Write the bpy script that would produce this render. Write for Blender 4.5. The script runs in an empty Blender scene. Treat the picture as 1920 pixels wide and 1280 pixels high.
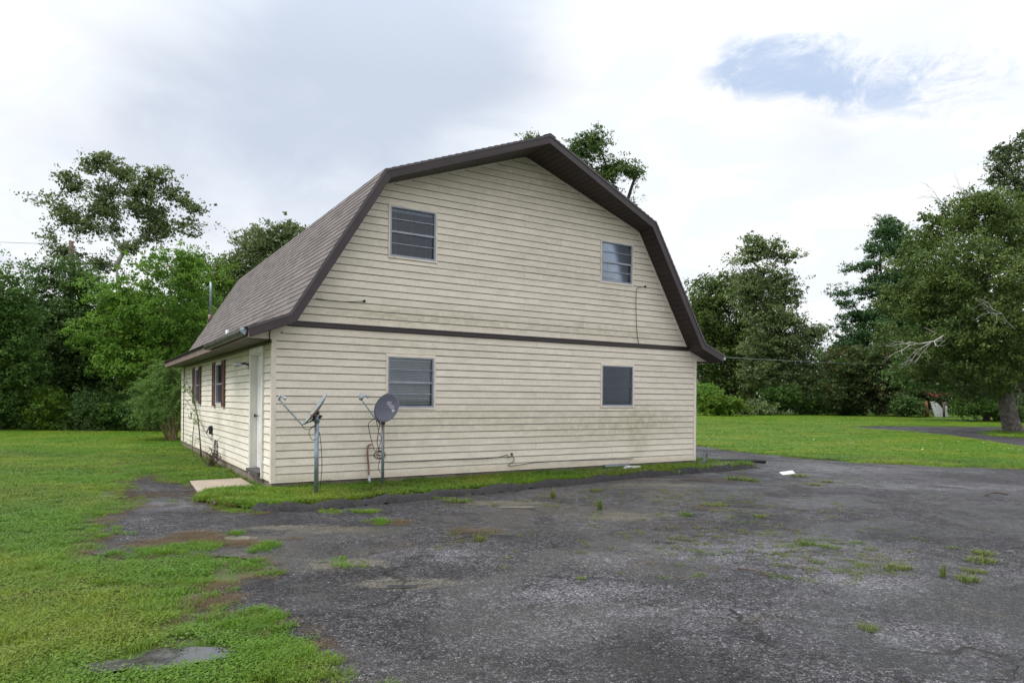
import bpy, bmesh, math, random
import numpy as np
from mathutils import Vector, Matrix, geometry
random.seed(7); RNG = np.random.default_rng(7)
S = bpy.context.scene
COL = S.collection

# ------------------------------------------------------------------ camera
F = 1285.0; PX, PY = 960.0, 749.0; ROLL = 0.0089
HEAD = math.radians(58.1)
FW = np.array([math.cos(HEAD), math.sin(HEAD)]); RT = np.array([math.sin(HEAD), -math.cos(HEAD)])
EYE = np.array([-2.585, -11.583, 1.55])
cd = bpy.data.cameras.new('camera'); cam = bpy.data.objects.new('camera', cd); COL.objects.link(cam)
cam.location = EYE
fw3 = Vector((FW[0], FW[1], 0)); rt3 = Vector((RT[0], RT[1], 0)); up3 = Vector((0, 0, 1))
rx = rt3*math.cos(ROLL) + up3*math.sin(ROLL)
uy = up3*math.cos(ROLL) - rt3*math.sin(ROLL)
mm = Matrix((rx, uy, -fw3)).transposed()
cam.rotation_euler = mm.to_euler()
cd.sensor_width = 36; cd.lens = F/1920*36; cd.shift_y = (PY-640)/1920; cd.clip_end = 2000; cd.clip_start = .05
S.camera = cam

# ------------------------------------------------------------------ world + sun
EXPOSURE = 1.0
S.view_settings.view_transform = 'Standard'; S.view_settings.look = 'None'
S.view_settings.exposure = EXPOSURE; S.view_settings.gamma = 1; S.view_settings.use_curve_mapping = False
S.render.engine = 'CYCLES'
def vray(px, py):
    dx, dy = px-PX, py-PY; c, s = math.cos(ROLL), math.sin(ROLL)
    X = (dx*c-dy*s)/F; Z = -(dx*s+dy*c)/F
    d = FW + X*RT
    return np.array([d[0], d[1], Z])
def at(px, py, dep):                       # world point seen at that picture position, dep metres ahead
    return EYE + dep*vray(px, py)
def G(px, py, z=0.0):                      # point on the ground
    r = vray(px, py); t = (z-EYE[2])/r[2]; p = EYE + t*r
    return np.array([p[0], p[1], z])
SUN_EL = math.radians(56); sun_h = -0.83*RT - 0.35*FW*0 - 0.25*FW; sun_h = sun_h/np.linalg.norm(sun_h)
SUNDIR = Vector((sun_h[0]*math.cos(SUN_EL), sun_h[1]*math.cos(SUN_EL), math.sin(SUN_EL)))
sl = bpy.data.lights.new('sun', 'SUN'); sl.energy = 1.5; sl.angle = math.radians(22); sl.color = (1, .965, .91)
so = bpy.data.objects.new('sun', sl); COL.objects.link(so); so.rotation_euler = SUNDIR.to_track_quat('Z', 'Y').to_euler(); so.location = (0, 0, 30)

W = bpy.data.worlds.new('World'); S.world = W; W.use_nodes = True
nt = W.node_tree; nt.nodes.clear()
class NT:
    def __init__(s, t): s.t = t
    def n(s, kind, **kw):
        x = s.t.nodes.new('ShaderNode'+kind)
        ins = kw.pop('i', {})
        for k, v in kw.items(): setattr(x, k, v)
        for k, v in ins.items():
            if isinstance(v, bpy.types.NodeSocket): s.t.links.new(v, x.inputs[k])
            else: x.inputs[k].default_value = v
        return x
    def math(s, op, a, b=None, c=None, clamp=False):
        x = s.t.nodes.new('ShaderNodeMath'); x.operation = op; x.use_clamp = clamp
        for k, v in enumerate((a, b, c)):
            if v is None: continue
            if isinstance(v, bpy.types.NodeSocket): s.t.links.new(v, x.inputs[k])
            else: x.inputs[k].default_value = v
        return x.outputs[0]
    def mix(s, f, a, b, mode='MIX'):
        x = s.t.nodes.new('ShaderNodeMix'); x.data_type = 'RGBA'; x.blend_type = mode; x.clamp_factor = True
        for k, v in ((0, f), (6, a), (7, b)):
            if isinstance(v, bpy.types.NodeSocket): s.t.links.new(v, x.inputs[k])
            else: x.inputs[k].default_value = (*v, 1) if isinstance(v, tuple) and len(v) == 3 else v
        return x.outputs[2]
    def noise(s, vec, scale, detail=4, rough=.55, dist=0.0, out=0):
        x = s.n('TexNoise', i={'Scale': scale, 'Detail': detail, 'Roughness': rough, 'Distortion': dist})
        if vec is not None: s.t.links.new(vec, x.inputs['Vector'])
        return x.outputs[out]
    def ramp(s, f, a, b, lo=0.0, hi=1.0):       # smooth map range
        x = s.t.nodes.new('ShaderNodeMapRange'); x.interpolation_type = 'SMOOTHSTEP'
        s.t.links.new(f, x.inputs[0]); x.inputs[1].default_value = a; x.inputs[2].default_value = b
        x.inputs[3].default_value = lo; x.inputs[4].default_value = hi
        return x.outputs[0]
    def scale(s, vec, sc, loc=(0, 0, 0)):
        x = s.n('Mapping'); s.t.links.new(vec, x.inputs[0]); x.inputs['Scale'].default_value = sc; x.inputs['Location'].default_value = loc
        return x.outputs[0]
w = NT(nt)
sky = w.n('TexSky', sky_type='NISHITA', sun_disc=False, sun_elevation=SUN_EL, sun_rotation=math.atan2(SUNDIR.x, SUNDIR.y))
skyb = w.n('VectorMath', operation='SCALE', i={0: sky.outputs[0]}); skyb.inputs['Scale'].default_value = 0.12
tc = w.n('TexCoord').outputs['Generated']
sep = w.n('SeparateXYZ', i={0: tc})
zz = w.math('ADD', w.math('MAXIMUM', sep.outputs[2], 0.0), 0.22)
flat = w.n('CombineXYZ', i={0: w.math('DIVIDE', sep.outputs[0], zz), 1: w.math('DIVIDE', sep.outputs[1], zz), 2: 0.0}).outputs[0]
big = w.noise(flat, .75, 5, .5, .4); fine = w.noise(flat, 2.6, 7, .58, .6)
cl = w.math('ADD', w.math('MULTIPLY', big, .72), w.math('MULTIPLY', fine, .28))
def blob(px, py, sharp):
    d = vray(px, py); d = d/np.linalg.norm(d)
    dp = w.n('VectorMath', operation='DOT_PRODUCT', i={0: tc, 1: tuple(d)}).outputs['Value']
    return w.math('POWER', w.math('MAXIMUM', dp, 0.0), sharp)
def addm(*a):
    r = a[0]
    for b in a[1:]: r = w.math('ADD', r, b)
    return r
# greyer cloud bank in the middle left, brighter veil to the right and far left
g1 = addm(blob(600, 40, 40), w.math('MULTIPLY', blob(980, -20, 90), .7), w.math('MULTIPLY', blob(560, 330, 40), .9), w.math('MULTIPLY', blob(1500, 520, 120), .35), w.math('MULTIPLY', blob(780, 120, 60), .6), w.math('MULTIPLY', blob(-40, 520, 90), .35))
gm = w.math('ADD', w.math('MULTIPLY', g1, .50), w.math('MULTIPLY', w.math('SUBTRACT', cl, .5), 3.7))
grey = w.ramp(gm, .05, .95)
lightc = w.mix(w.ramp(fine, .42, .62), (.475, .50, .53), (.56, .56, .565))
cloud = w.mix(grey, lightc, (.31, .345, .41))
bl = addm(w.math('MULTIPLY', blob(1420, 112, 900), .9), w.math('MULTIPLY', blob(1540, 118, 900), 1.0), w.math('MULTIPLY', blob(1660, 130, 700), .7), w.math('MULTIPLY', blob(1820, 140, 500), .6), w.math('MULTIPLY', blob(1340, 130, 1200), .4))
wisp = w.noise(flat, 5.5, 9, .68, 1.6)
hole = w.ramp(w.math('ADD', w.math('MULTIPLY', bl, .62), w.math('ADD', w.math('MULTIPLY', w.math('SUBTRACT', fine, .5), 2.6), w.math('MULTIPLY', w.math('SUBTRACT', wisp, .5), 2.2))), .16, .95)
holeg = w.math('MULTIPLY', hole, w.ramp(bl, .06, .8))
skycol = w.mix(.75, skyb.outputs[0], (.235, .305, .42))
mixd = w.mix(w.math('MULTIPLY', holeg, .8), cloud, skycol)
# an overcast sky is brighter overhead than at the horizon
lift = w.math('ADD', 1.0, w.math('MULTIPLY', w.math('MAXIMUM', w.math('SUBTRACT', sep.outputs[2], .42), 0.0), 1.5))
final = w.n('VectorMath', operation='SCALE', i={0: mixd}); w.t.links.new(lift, final.inputs['Scale']); final = final.outputs[0]
nb = w.n('Background', i={0: final, 1: 1.0}); wo = w.n('OutputWorld', i={0: nb.outputs[0]})

# ------------------------------------------------------------------ tagging helpers
def tag(o, label=None, cat=None, group=None, kind=None):
    if label: o['label'] = label
    if cat: o['category'] = cat
    if group: o['group'] = group
    if kind: o['kind'] = kind
    return o
def empty(name, loc=(0, 0, 0), label=None, cat=None, group=None):
    o = bpy.data.objects.new(name, None); COL.objects.link(o); o.location = loc; o.empty_display_size = .2
    return tag(o, label, cat, group)
def link(name, me, parent=None):
    o = bpy.data.objects.new(name, me); COL.objects.link(o)
    if parent is not None: o.parent = parent
    return o

# ------------------------------------------------------------------ materials
MATS = {}
def newmat(name):
    m = bpy.data.materials.new(name); m.use_nodes = True; t = m.node_tree; t.nodes.clear(); k = NT(t)
    out = k.n('OutputMaterial'); b = k.n('BsdfPrincipled'); t.links.new(b.outputs[0], out.inputs[0])
    MATS[name] = m
    return m, k, b, out
def setin(k, b, name, v):
    if isinstance(v, bpy.types.NodeSocket): k.t.links.new(v, b.inputs[name])
    else: b.inputs[name].default_value = (*v, 1) if isinstance(v, tuple) and len(v) == 3 else v
def bump(k, b, h, strength=.4, dist=.01):
    x = k.n('Bump', i={'Strength': strength, 'Distance': dist, 'Height': h}); k.t.links.new(x.outputs[0], b.inputs['Normal'])
def simple(name, col, rough=.6, metal=0.0, var=.25, vs=6.0, dirt=None, bumps=0.0, spec=.5):
    m, k, b, out = newmat(name)
    pos = k.n('NewGeometry').outputs['Position']
    n1 = k.noise(pos, vs, 6, .6)
    dark = tuple(c*(1-var) for c in col); lite = tuple(min(1, c*(1+var*.6)) for c in col)
    c = k.mix(k.ramp(n1, .3, .7), dark, lite)
    if dirt: c = k.mix(k.ramp(k.noise(pos, vs*.6, 8, .7), .52, .75, 0, .8), c, dirt)
    setin(k, b, 'Base Color', c); setin(k, b, 'Roughness', rough); setin(k, b, 'Metallic', metal); setin(k, b, 'Specular IOR Level', spec)
    if bumps: bump(k, b, k.noise(pos, vs*12, 4), bumps, .004)
    return m
def siding_mat(name, base, side):
    m, k, b, out = newmat(name)
    pos = k.n('NewGeometry').outputs['Position']
    uv = k.n('UVMap').outputs[0]; su = k.n('SeparateXYZ', i={0: uv})
    sp = k.n('SeparateXYZ', i={0: pos})
    tint = k.n('ObjectInfo').outputs['Random']; shift = k.n('VectorMath', operation='ADD', i={0: pos}); sc_ = k.n('CombineXYZ', i={0: k.math('MULTIPLY', tint, 9.0), 1: 0.0, 2: k.math('MULTIPLY', tint, 5.0)}); k.t.links.new(sc_.outputs[0], shift.inputs[1]); spos = shift.outputs[0]
    base2 = tuple(c*.93 for c in base)
    c = k.mix(tint, base, base2)
    c = k.mix(k.ramp(k.noise(k.scale(spos, (1.0, 1.0, 2.2)), 1.5, 6, .7), .38, .72, 0, .5), c, (.60, .56, .46))
    # patchy film of grime; heavier upper part paints in each course's greyer shading
    film = k.ramp(k.noise(k.scale(spos, (.9, .9, 2.5)), 2.2, 7, .75), .34, .66)
    film = k.math('MULTIPLY', film, k.ramp(su.outputs[1], .12, .45, .25, 1))
    film = k.math('MULTIPLY', film, k.ramp(k.noise(pos, .7, 4, .6, .6), .3, .6, .45, 1))
    c = k.mix(k.math('MULTIPLY', film, .42), c, (.54, .485, .37))
    smear = k.ramp(k.noise(k.scale(spos, (9, 9, 14)), 2.2, 6, .8), .48, .66, 0, .38); c = k.mix(smear, c, (.47, .42, .32))
    wash = k.ramp(k.noise(k.scale(spos, (2.5, 2.5, 1.0)), 2.2, 5, .8), .56, .66, 0, .35); c = k.mix(wash, c, (.90, .83, .74))
    c = k.mix(k.ramp(k.noise(pos, 55, 3, .8), .58, .72, 0, .35), c, (.36, .31, .22))
    if not side:
        for (cx, cz, sx, sz, a) in ((7.7, 1.05, 1.1, .38, .55), (6.2, .95, 1.2, .35, .42), (7.95, .85, .25, .55, .5), (8.7, 1.15, .9, .3, .35), (4.4, 1.15, 1.6, .3, .3), (2.6, 1.1, 1.2, .3, .28), (4.2, 3.02, 2.8, .16, .45), (7.4, 3.05, 1.3, .18, .4), (7.3, 3.8, .6, .4, .3), (4.9, 5.9, 2.0, .6, .35), (2.6, 2.5, 2.2, .25, .3), (1.9, 3.0, 1.3, .2, .35), (6.0, 4.3, 1.6, .4, .22)):
            dx = k.math('DIVIDE', k.math('SUBTRACT', sp.outputs[0], cx), sx); dz = k.math('DIVIDE', k.math('SUBTRACT', sp.outputs[2], cz), sz)
            r = k.math('ADD', k.math('MULTIPLY', dx, dx), k.math('MULTIPLY', dz, dz))
            g = k.math('EXPONENT', k.math('MULTIPLY', r, -1.0))
            g = k.math('MULTIPLY', g, k.ramp(k.noise(k.scale(spos, (2.2, 2.2, 3)), 2.4, 6, .78), .32, .64, .12, 1))
            c = k.mix(k.math('MULTIPLY', g, a), c, (.34, .295, .16))
    else:   # algae growing in a strip at the top of this wall
        n = k.noise(k.scale(pos, (1, 2, 1)), 1.2, 5, .7)
        h = k.math('ADD', sp.outputs[2], k.math('MULTIPLY', n, .8))
        c = k.mix(k.ramp(h, 2.30, 2.90, 0, .8), c, (.34, .30, .08))
        for (cy, cz, sy, sz, a) in ((5.2, 1.0, .5, .45, .45), (9.2, 1.1, .4, .4, .35), (3.2, 1.4, .7, .8, .3)):
            dx = k.math('DIVIDE', k.math('SUBTRACT', sp.outputs[1], cy), sy); dz = k.math('DIVIDE', k.math('SUBTRACT', sp.outputs[2], cz), sz)
            g = k.math('EXPONENT', k.math('MULTIPLY', k.math('ADD', k.math('MULTIPLY', dx, dx), k.math('MULTIPLY', dz, dz)), -1.0))
            c = k.mix(k.math('MULTIPLY', g, a), c, (.36, .35, .25))
    # shadow line and packed dirt painted under every lap, splash dirt at the lowest courses
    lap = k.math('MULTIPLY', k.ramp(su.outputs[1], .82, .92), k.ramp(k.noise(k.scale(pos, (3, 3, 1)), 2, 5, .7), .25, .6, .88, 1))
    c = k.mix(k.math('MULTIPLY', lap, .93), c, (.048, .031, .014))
    lip = k.ramp(su.outputs[1], .0, .10, .35, 0)
    c = k.mix(k.math('MULTIPLY', lip, 1.6, clamp=True), c, (.92, .85, .74))  # bottom lip of each course painted brighter, a highlight in the colour
    low = k.ramp(k.math('ADD', sp.outputs[2], k.math('MULTIPLY', k.noise(pos, 5, 4), .12)), .2, .34, .45, 0)
    c = k.mix(low, c, (.42, .30, .17))
    setin(k, b, 'Base Color', c); setin(k, b, 'Roughness', .55); setin(k, b, 'Specular IOR Level', .35)
    grain = k.noise(k.scale(pos, (3, 3, 60)), 2.5, 5, .7)
    bump(k, b, k.math('ADD', grain, k.math('MULTIPLY', k.noise(k.scale(pos, (.6, .6, .3)), 2, 2), 3)), .35, .006)
    return m
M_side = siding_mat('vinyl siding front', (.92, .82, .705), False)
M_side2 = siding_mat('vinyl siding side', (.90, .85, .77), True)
M_trim = simple('cream trim', (.80, .71, .615), .5, var=.12, vs=3, dirt=(.36, .30, .18))
M_white = simple('white door paint', (.74, .75, .75), .4, var=.06, vs=2, dirt=(.45, .42, .36))
M_brown = simple('brown aluminium', (.042, .027, .031), .38, var=.22, vs=2.5)
M_brownL = simple('brown drip edge', (.10, .082, .095), .35, var=.15, vs=3)
M_soff = simple('brown soffit vinyl', (.028, .015, .016), .5, var=.15, vs=5)
M_fade = simple('faded brown fascia', (.20, .13, .12), .6, var=.2, vs=2, dirt=(.12, .09, .07))
M_eave = simple('grey brown eave soffit', (.12, .10, .088), .7, var=.2, vs=2)
M_deck = simple('roof deck', (.05, .035, .03), .9)
M_conc = simple('foundation concrete', (.20, .165, .135), .9, var=.35, vs=4, dirt=(.07, .06, .045), bumps=.5)
M_slab = simple('pale concrete', (.34, .28, .225), .8, var=.15, vs=2.5, dirt=(.30, .25, .19), bumps=.3)
M_alu = simple('weathered aluminium', (.33, .35, .41), .42, .35, var=.15, vs=5)
M_galv = simple('galvanised steel', (.26, .32, .37), .42, .55, var=.25, vs=9)
M_dgrey = simple('dark plastic', (.04, .04, .045), .5)
M_black = simple('black rubber', (.015, .015, .016), .5)
M_shut = simple('red brown shutters', (.135, .062, .052), .6, var=.2, vs=4)
M_inside = simple('dark room', (.02, .022, .026), .9)
M_blind = simple('blind slats', (.72, .72, .69), .5, var=.1)
M_blindb = simple('blue grey blind slats', (.26, .30, .37), .5, var=.1)
M_curt = simple('pale blue curtain', (.36, .44, .56), .8, var=.12, vs=3)
M_sill = simple('dark sill', (.06, .055, .06), .6, var=.3)
M_wood = simple('weathered pole wood', (.10, .07, .055), .9, var=.3, vs=8)
M_stem = simple('tan stems', (.24, .17, .095), .9, var=.3, vs=6)
M_bstem = simple('dark stems', (.07, .045, .03), .9, var=.3, vs=6)
M_bark = simple('grey mottled bark', (.13, .115, .10), .95, var=.5, vs=5, dirt=(.34, .34, .31), bumps=.8)
M_barkd = simple('dark bark', (.055, .045, .036), .95, var=.4, vs=4)
M_pale = simple('bleached dead wood', (.38, .37, .34), .9, var=.2, vs=4)
M_lnb = simple('grey plastic', (.40, .43, .47), .5, var=.15)
M_wp = simple('old white board', (.62, .63, .66), .7, var=.15, vs=3, dirt=(.35, .33, .3))
M_red = simple('rusty red roofing', (.16, .035, .03), .8, var=.4, vs=4)
M_pink = simple('faded pink cable', (.30, .15, .14), .5)
M_lamp = simple('old clear lamp glass', (.45, .47, .48), .15, .3)
def dish_rust():
    m, k, b, out = newmat('rusting dish metal')
    o = k.n('TexCoord').outputs['Object']
    d = k.n('VectorMath', operation='DISTANCE', i={0: k.scale(o, (1.0, 1.0, 0)), 1: (0.03, -.06, 0)}).outputs['Value']
    d = k.math('ADD', d, k.math('MULTIPLY', k.math('SUBTRACT', k.noise(o, 9, 5, .7), .5), .12))
    c = k.mix(k.ramp(d, .10, .20), (.30, .085, .025), (.33, .20, .13))
    c = k.mix(k.ramp(d, .15, .21), c, (.27, .30, .31))
    setin(k, b, 'Base Color', c); setin(k, b, 'Roughness', .6)
dish_rust()
M_dish = simple('slate grey dish paint', (.105, .108, .15), .5, var=.08, vs=3)
M_letter = simple('pale lettering', (.55, .52, .58), .6, var=.05)
def glass():
    m, k, b, out = newmat('window glass')
    lw = k.n('Fresnel', i={'IOR': 1.5})
    g = k.n('BsdfGlossy', i={0: (.85, .9, .97, 1), 1: .03}); t = k.n('BsdfTransparent', i={0: (.86, .88, .90, 1)})
    mx = k.n('MixShader', i={0: k.math('MULTIPLY', lw.outputs[0], 1.0, clamp=True), 1: t.outputs[0], 2: g.outputs[0]})
    k.t.links.new(mx.outputs[0], out.inputs[0])
glass()
def screen():
    m, k, b, out = newmat('insect screen')
    d = k.n('BsdfDiffuse', i={0: (.09, .10, .12, 1)}); t = k.n('BsdfTransparent')
    mx = k.n('MixShader', i={0: .62, 1: t.outputs[0], 2: d.outputs[0]})
    k.t.links.new(mx.outputs[0], out.inputs[0])
screen()
def shingle():
    m, k, b, out = newmat('asphalt shingles')
    pos = k.n('NewGeometry').outputs['Position']
    a = k.n('Attribute', attribute_name='tint').outputs['Fac']
    c = k.mix(k.math('MAXIMUM', a, 0.0), (.062, .052, .052), (.145, .122, .118))
    c = k.mix(k.ramp(k.noise(pos, 300, 2), .35, .7, 0, .6), c, (.185, .16, .155))
    c = k.mix(k.ramp(k.noise(pos, 1.1, 5, .7), .5, .75, 0, .35), c, (.09, .075, .07))
    c = k.mix(k.ramp(k.noise(k.scale(pos, (3, .5, 3)), 1.5, 4), .62, .75, 0, .35), c, (.20, .19, .195))
    c = k.mix(k.ramp(a, -.9, -.1, .6, 0), c, (.018, .015, .015)); setin(k, b, 'Base Color', c); setin(k, b, 'Roughness', .85); bump(k, b, k.noise(pos, 220, 2), .5, .003)  # butt faces darkened in the colour to deepen shadow lines between courses
shingle()
def asphalt(name, wet=0.0):
    m, k, b, out = newmat(name)
    pos = k.n('NewGeometry').outputs['Position']
    v1 = k.n('TexVoronoi', feature='F1', i={'Vector': pos, 'Scale': 78.0}); stone = k.n('SeparateColor', i={0: v1.outputs['Color']})
    v2 = k.n('TexVoronoi', feature='F1', i={'Vector': pos, 'Scale': 38.0}); stone2 = k.n('SeparateColor', i={0: v2.outputs['Color']})
    big = k.noise(k.scale(pos, (1, 1, 1), (3, 1, 0)), .38, 6, .62, .5); mid = k.noise(pos, 1.3, 7, .65, .4); dust = k.noise(pos, .8, 7, .68, .8)
    exposed = k.ramp(k.math('ADD', k.math('MULTIPLY', mid, .6), k.math('MULTIPLY', dust, .4)), .42, .62)
    wet = k.ramp(big, .40, .60)
    base = k.mix(wet, (.006, .006, .008), (.014, .0138, .017))
    v3 = k.n('TexVoronoi', feature='F1', i={'Vector': pos, 'Scale': 150.0}); s3 = k.n('SeparateColor', i={0: v3.outputs['Color']})
    amp = k.math('ADD', .34, k.math('ADD', k.math('MULTIPLY', exposed, .45), k.math('MULTIPLY', wet, .25)))
    st = k.mix(k.ramp(stone.outputs[1], .72, .85), (.40, .395, .44), (.48, .37, .27))
    p3 = k.math('POWER', s3.outputs[0], 4.0); c = k.mix(k.math('MULTIPLY', k.math('MULTIPLY', p3, amp), .6), base, (.34, .335, .37))
    p1 = k.math('MULTIPLY', k.math('POWER', stone.outputs[0], 2.5), k.ramp(v1.outputs['Distance'], .30, .62, 1, 0)); c = k.mix(k.math('MULTIPLY', p1, amp, clamp=True), c, st)
    p2 = k.math('MULTIPLY', k.math('POWER', stone2.outputs[0], 4.5), k.ramp(v2.outputs['Distance'], .2, .55, 1, 0)); c = k.mix(k.math('MULTIPLY', k.math('MULTIPLY', p2, amp), .75), c, (.32, .315, .34))
    c = k.mix(k.ramp(k.noise(pos, 45, 6, .8), .42, .62, .6, 0), c, (.010, .010, .012))
    g1_ = k.math('MULTIPLY', k.ramp(k.noise(pos, 33, 4, .85), .53, .62), k.math('MULTIPLY', amp, .55)); c = k.mix(g1_, c, (.20, .195, .21))
    g2_ = k.math('MULTIPLY', k.ramp(k.noise(pos, 11, 6, .85), .52, .64), k.math('MULTIPLY', amp, .50)); c = k.mix(g2_, c, (.15, .148, .165))
    c = k.mix(k.ramp(k.noise(pos, 7, 7, .8), .44, .56, .5, 0), c, (.013, .013, .015))
    # dried silt
    silt = k.math('MULTIPLY', k.ramp(dust, .50, .68), k.ramp(k.noise(pos, 14, 5, .75), .3, .65))
    c = k.mix(k.math('MULTIPLY', k.math('MULTIPLY', silt, k.ramp(k.noise(pos, 50, 3, .8), .42, .58, .3, 1)), .45), c, (.13, .128, .138))
    # grey worn-down areas and dark damp hollows where the paving dips
    spa = k.n('SeparateXYZ', i={0: pos}); wob = k.ramp(k.noise(pos, 2.2, 7, .75, .6), .34, .66, .0, 1)
    def zone(px, py, rx_, ry_):
        g0 = G(px, py); ddx = k.math('SUBTRACT', spa.outputs[0], float(g0[0])); ddy = k.math('SUBTRACT', spa.outputs[1], float(g0[1]))
        a_ = k.math('ADD', k.math('MULTIPLY', ddx, float(RT[0])/rx_), k.math('MULTIPLY', ddy, float(RT[1])/rx_)); b_ = k.math('ADD', k.math('MULTIPLY', ddx, float(FW[0])/ry_), k.math('MULTIPLY', ddy, float(FW[1])/ry_))
        return k.math('EXPONENT', k.math('MULTIPLY', k.math('ADD', k.math('MULTIPLY', a_, a_), k.math('MULTIPLY', b_, b_)), -1.0))
    def zones(L_):
        r_ = None
        for q in L_:
            z_ = zone(*q); r_ = z_ if r_ is None else k.math('MAXIMUM', r_, z_)
        return r_
    lz = zones([(1060, 1115, .8, .45), (1020, 1180, .45, .35), (1400, 1030, 1.3, .8), (1320, 1150, .7, .3), (1600, 1090, .9, .4), (810, 1045, .6, .4), (1500, 870, 3.5, 1.2), (1750, 900, 2.5, .6), (1150, 1045, .5, .3), (300, 960, .7, .5), (1680, 1180, .6, .3)])
    c = k.mix(k.math('MULTIPLY', k.math('MULTIPLY', lz, wob), .74), c, k.mix(k.ramp(k.noise(pos, 60, 3, .8), .42, .6), (.075, .074, .085), (.33, .325, .36)))
    mz = zones([(600, 1000, .9, .30), (760, 1100, .55, .20), (950, 945, .8, .3), (1180, 965, .9, .35), (1130, 895, 1.8, .18), (650, 1065, .5, .25), (1240, 905, 1.2, .3)])
    mzf = k.ramp(k.math('MULTIPLY', mz, k.math('ADD', .4, k.math('MULTIPLY', wob, .9))), .22, .7)
    c = k.mix(k.math('MULTIPLY', mzf, .75), c, (.105, .094, .07))
    dz = zones([(1200, 1000, 1.2, .35), (1750, 985, 1.2, .5), (1150, 1240, 1.2, .35), (900, 1180, .6, .4), (1880, 1090, .5, .6), (700, 1040, .7, .3), (620, 1130, .5, .35), (1480, 1100, .9, .18), (850, 990, .9, .25), (1650, 1230, .8, .2), (420, 985, .8, .3)])
    c = k.mix(k.math('MULTIPLY', k.math('MULTIPLY', dz, wob), .7), c, k.mix(1.0, c, (.28, .28, .31), 'MULTIPLY'))
    brown = k.ramp(k.noise(k.scale(pos, (1, 1, 1), (9, 4, 0)), .7, 6, .65, .6), .58, .70)
    c = k.mix(k.math('MULTIPLY', brown, .4), c, (.07, .054, .038))
    # aggregate standing proud or missing, in coins of two to six centimetres
    v4 = k.n('TexVoronoi', feature='F1', i={'Vector': pos, 'Scale': 56.0}); s4 = k.n('SeparateColor', i={0: v4.outputs['Color']})
    lv = k.math('ADD', .50, k.math('MULTIPLY', k.math('POWER', s4.outputs[0], 2.0), 1.35)); lv = k.math('MULTIPLY', lv, k.math('ADD', .55, k.math('MULTIPLY', stone.outputs[2], .85)))
    lvc = k.n('CombineColor', i={0: lv, 1: lv, 2: lv}).outputs[0]
    c = k.mix(k.ramp(k.noise(pos, .6, 4, .6), .3, .55, .75, 1), c, k.n('VectorMath', operation='MULTIPLY', i={0: c, 1: lvc}).outputs[0])
    # cracks
    wv = k.n('TexNoise', i={'Vector': pos, 'Scale': 1.4, 'Detail': 6.0, 'Roughness': .6})
    pw = k.n('VectorMath', operation='MULTIPLY_ADD', i={0: wv.outputs['Color'], 1: (.9, .9, 0), 2: pos}).outputs[0]
    ce = k.n('TexVoronoi', feature='DISTANCE_TO_EDGE', i={'Vector': pw, 'Scale': .42}).outputs['Distance']
    crack = k.math('MULTIPLY', k.ramp(ce, .0, .012, 1, 0), k.ramp(k.noise(pos, .9, 3), .5, .6))
    c = k.mix(crack, c, (.02, .018, .016))
    damp = k.ramp(k.noise(k.scale(pos, (1, 1, 1), (20, 7, 0)), .55, 6, .6, .7), .46, .60)
    dampf = k.math('MULTIPLY', damp, k.math('SUBTRACT', 1.0, k.math('MULTIPLY', exposed, .6)))
    c = k.mix(k.math('MULTIPLY', dampf, .45), c, k.mix(1.0, c, (.45, .45, .47), 'MULTIPLY'))
    setin(k, b, 'Base Color', c)
    dampf = k.math('MAXIMUM', dampf, k.math('MULTIPLY', mzf, .9)); dampf = k.math('MAXIMUM', dampf, k.math('MULTIPLY', k.math('MULTIPLY', dz, wob), .8)); setin(k, b, 'Roughness', k.ramp(dampf, 0, 1, .66, .27)); setin(k, b, 'Specular IOR Level', k.ramp(dampf, 0, 1, .18, .55))
    h = k.math('ADD', k.math('MULTIPLY', v1.outputs['Distance'], -.8), k.math('MULTIPLY', v2.outputs['Distance'], -.7))
    h = k.math('ADD', h, k.math('MULTIPLY', crack, -3)); bump(k, b, k.math('ADD', h, k.math('MULTIPLY', v3.outputs['Distance'], -.5)), 1.0, .008)
    return m
M_asph = asphalt('worn asphalt'); M_berm = simple('dark asphalt berm', (.016, .015, .017), .85, var=.6, vs=25, dirt=(.06, .056, .05), bumps=1.0)
def soil():
    m, k, b, out = newmat('lawn soil')
    pos = k.n('NewGeometry').outputs['Position']
    c = k.mix(k.ramp(k.noise(pos, 3.5, 8, .7), .38, .62), (.045, .032, .018), (.055, .085, .02))
    c = k.mix(k.ramp(k.noise(pos, 30, 6, .7), .5, .7), c, (.085, .062, .032))
    c = k.mix(k.ramp(k.noise(pos, .45, 4, .6), .35, .6, .2, .75), c, (.06, .11, .018))
    setin(k, b, 'Base Color', c); setin(k, b, 'Roughness', .9); bump(k, b, k.noise(pos, 40, 6, .7), 1.0, .02)
soil()
def blades(name, A, B, C, trans=.35, rough=.5):
    m, k, b, out = newmat(name)
    pos = k.n('NewGeometry').outputs['Position']
    t = k.n('Attribute', attribute_name='tint').outputs['Fac']
    c = k.mix(t, A, B)
    c = k.mix(k.ramp(k.noise(k.scale(pos, (1, 1, 0)), .42, 5, .65, .4), .40, .66), c, C)
    c = k.mix(k.ramp(k.noise(k.scale(pos, (1, 1, 0)), 2.1, 4, .6), .35, .7, 0, .35), c, A)
    setin(k, b, 'Base Color', c); setin(k, b, 'Roughness', rough); setin(k, b, 'Specular IOR Level', .3)
    tr = k.n('BsdfTranslucent', i={0: c}); mx = k.n('MixShader', i={0: trans, 1: b.outputs[0], 2: tr.outputs[0]})
    k.t.links.new(mx.outputs[0], out.inputs[0])
    return m
M_grass = blades('grass blades', (.078, .188, .016), (.175, .325, .024), (.225, .295, .030))
M_clover = blades('broad leaf weeds', (.07, .165, .016), (.14, .265, .022), (.17, .225, .030))
M_sprout = blades('olive sprouts', (.065, .12, .014), (.15, .24, .025), (.17, .15, .035), .25)
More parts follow.
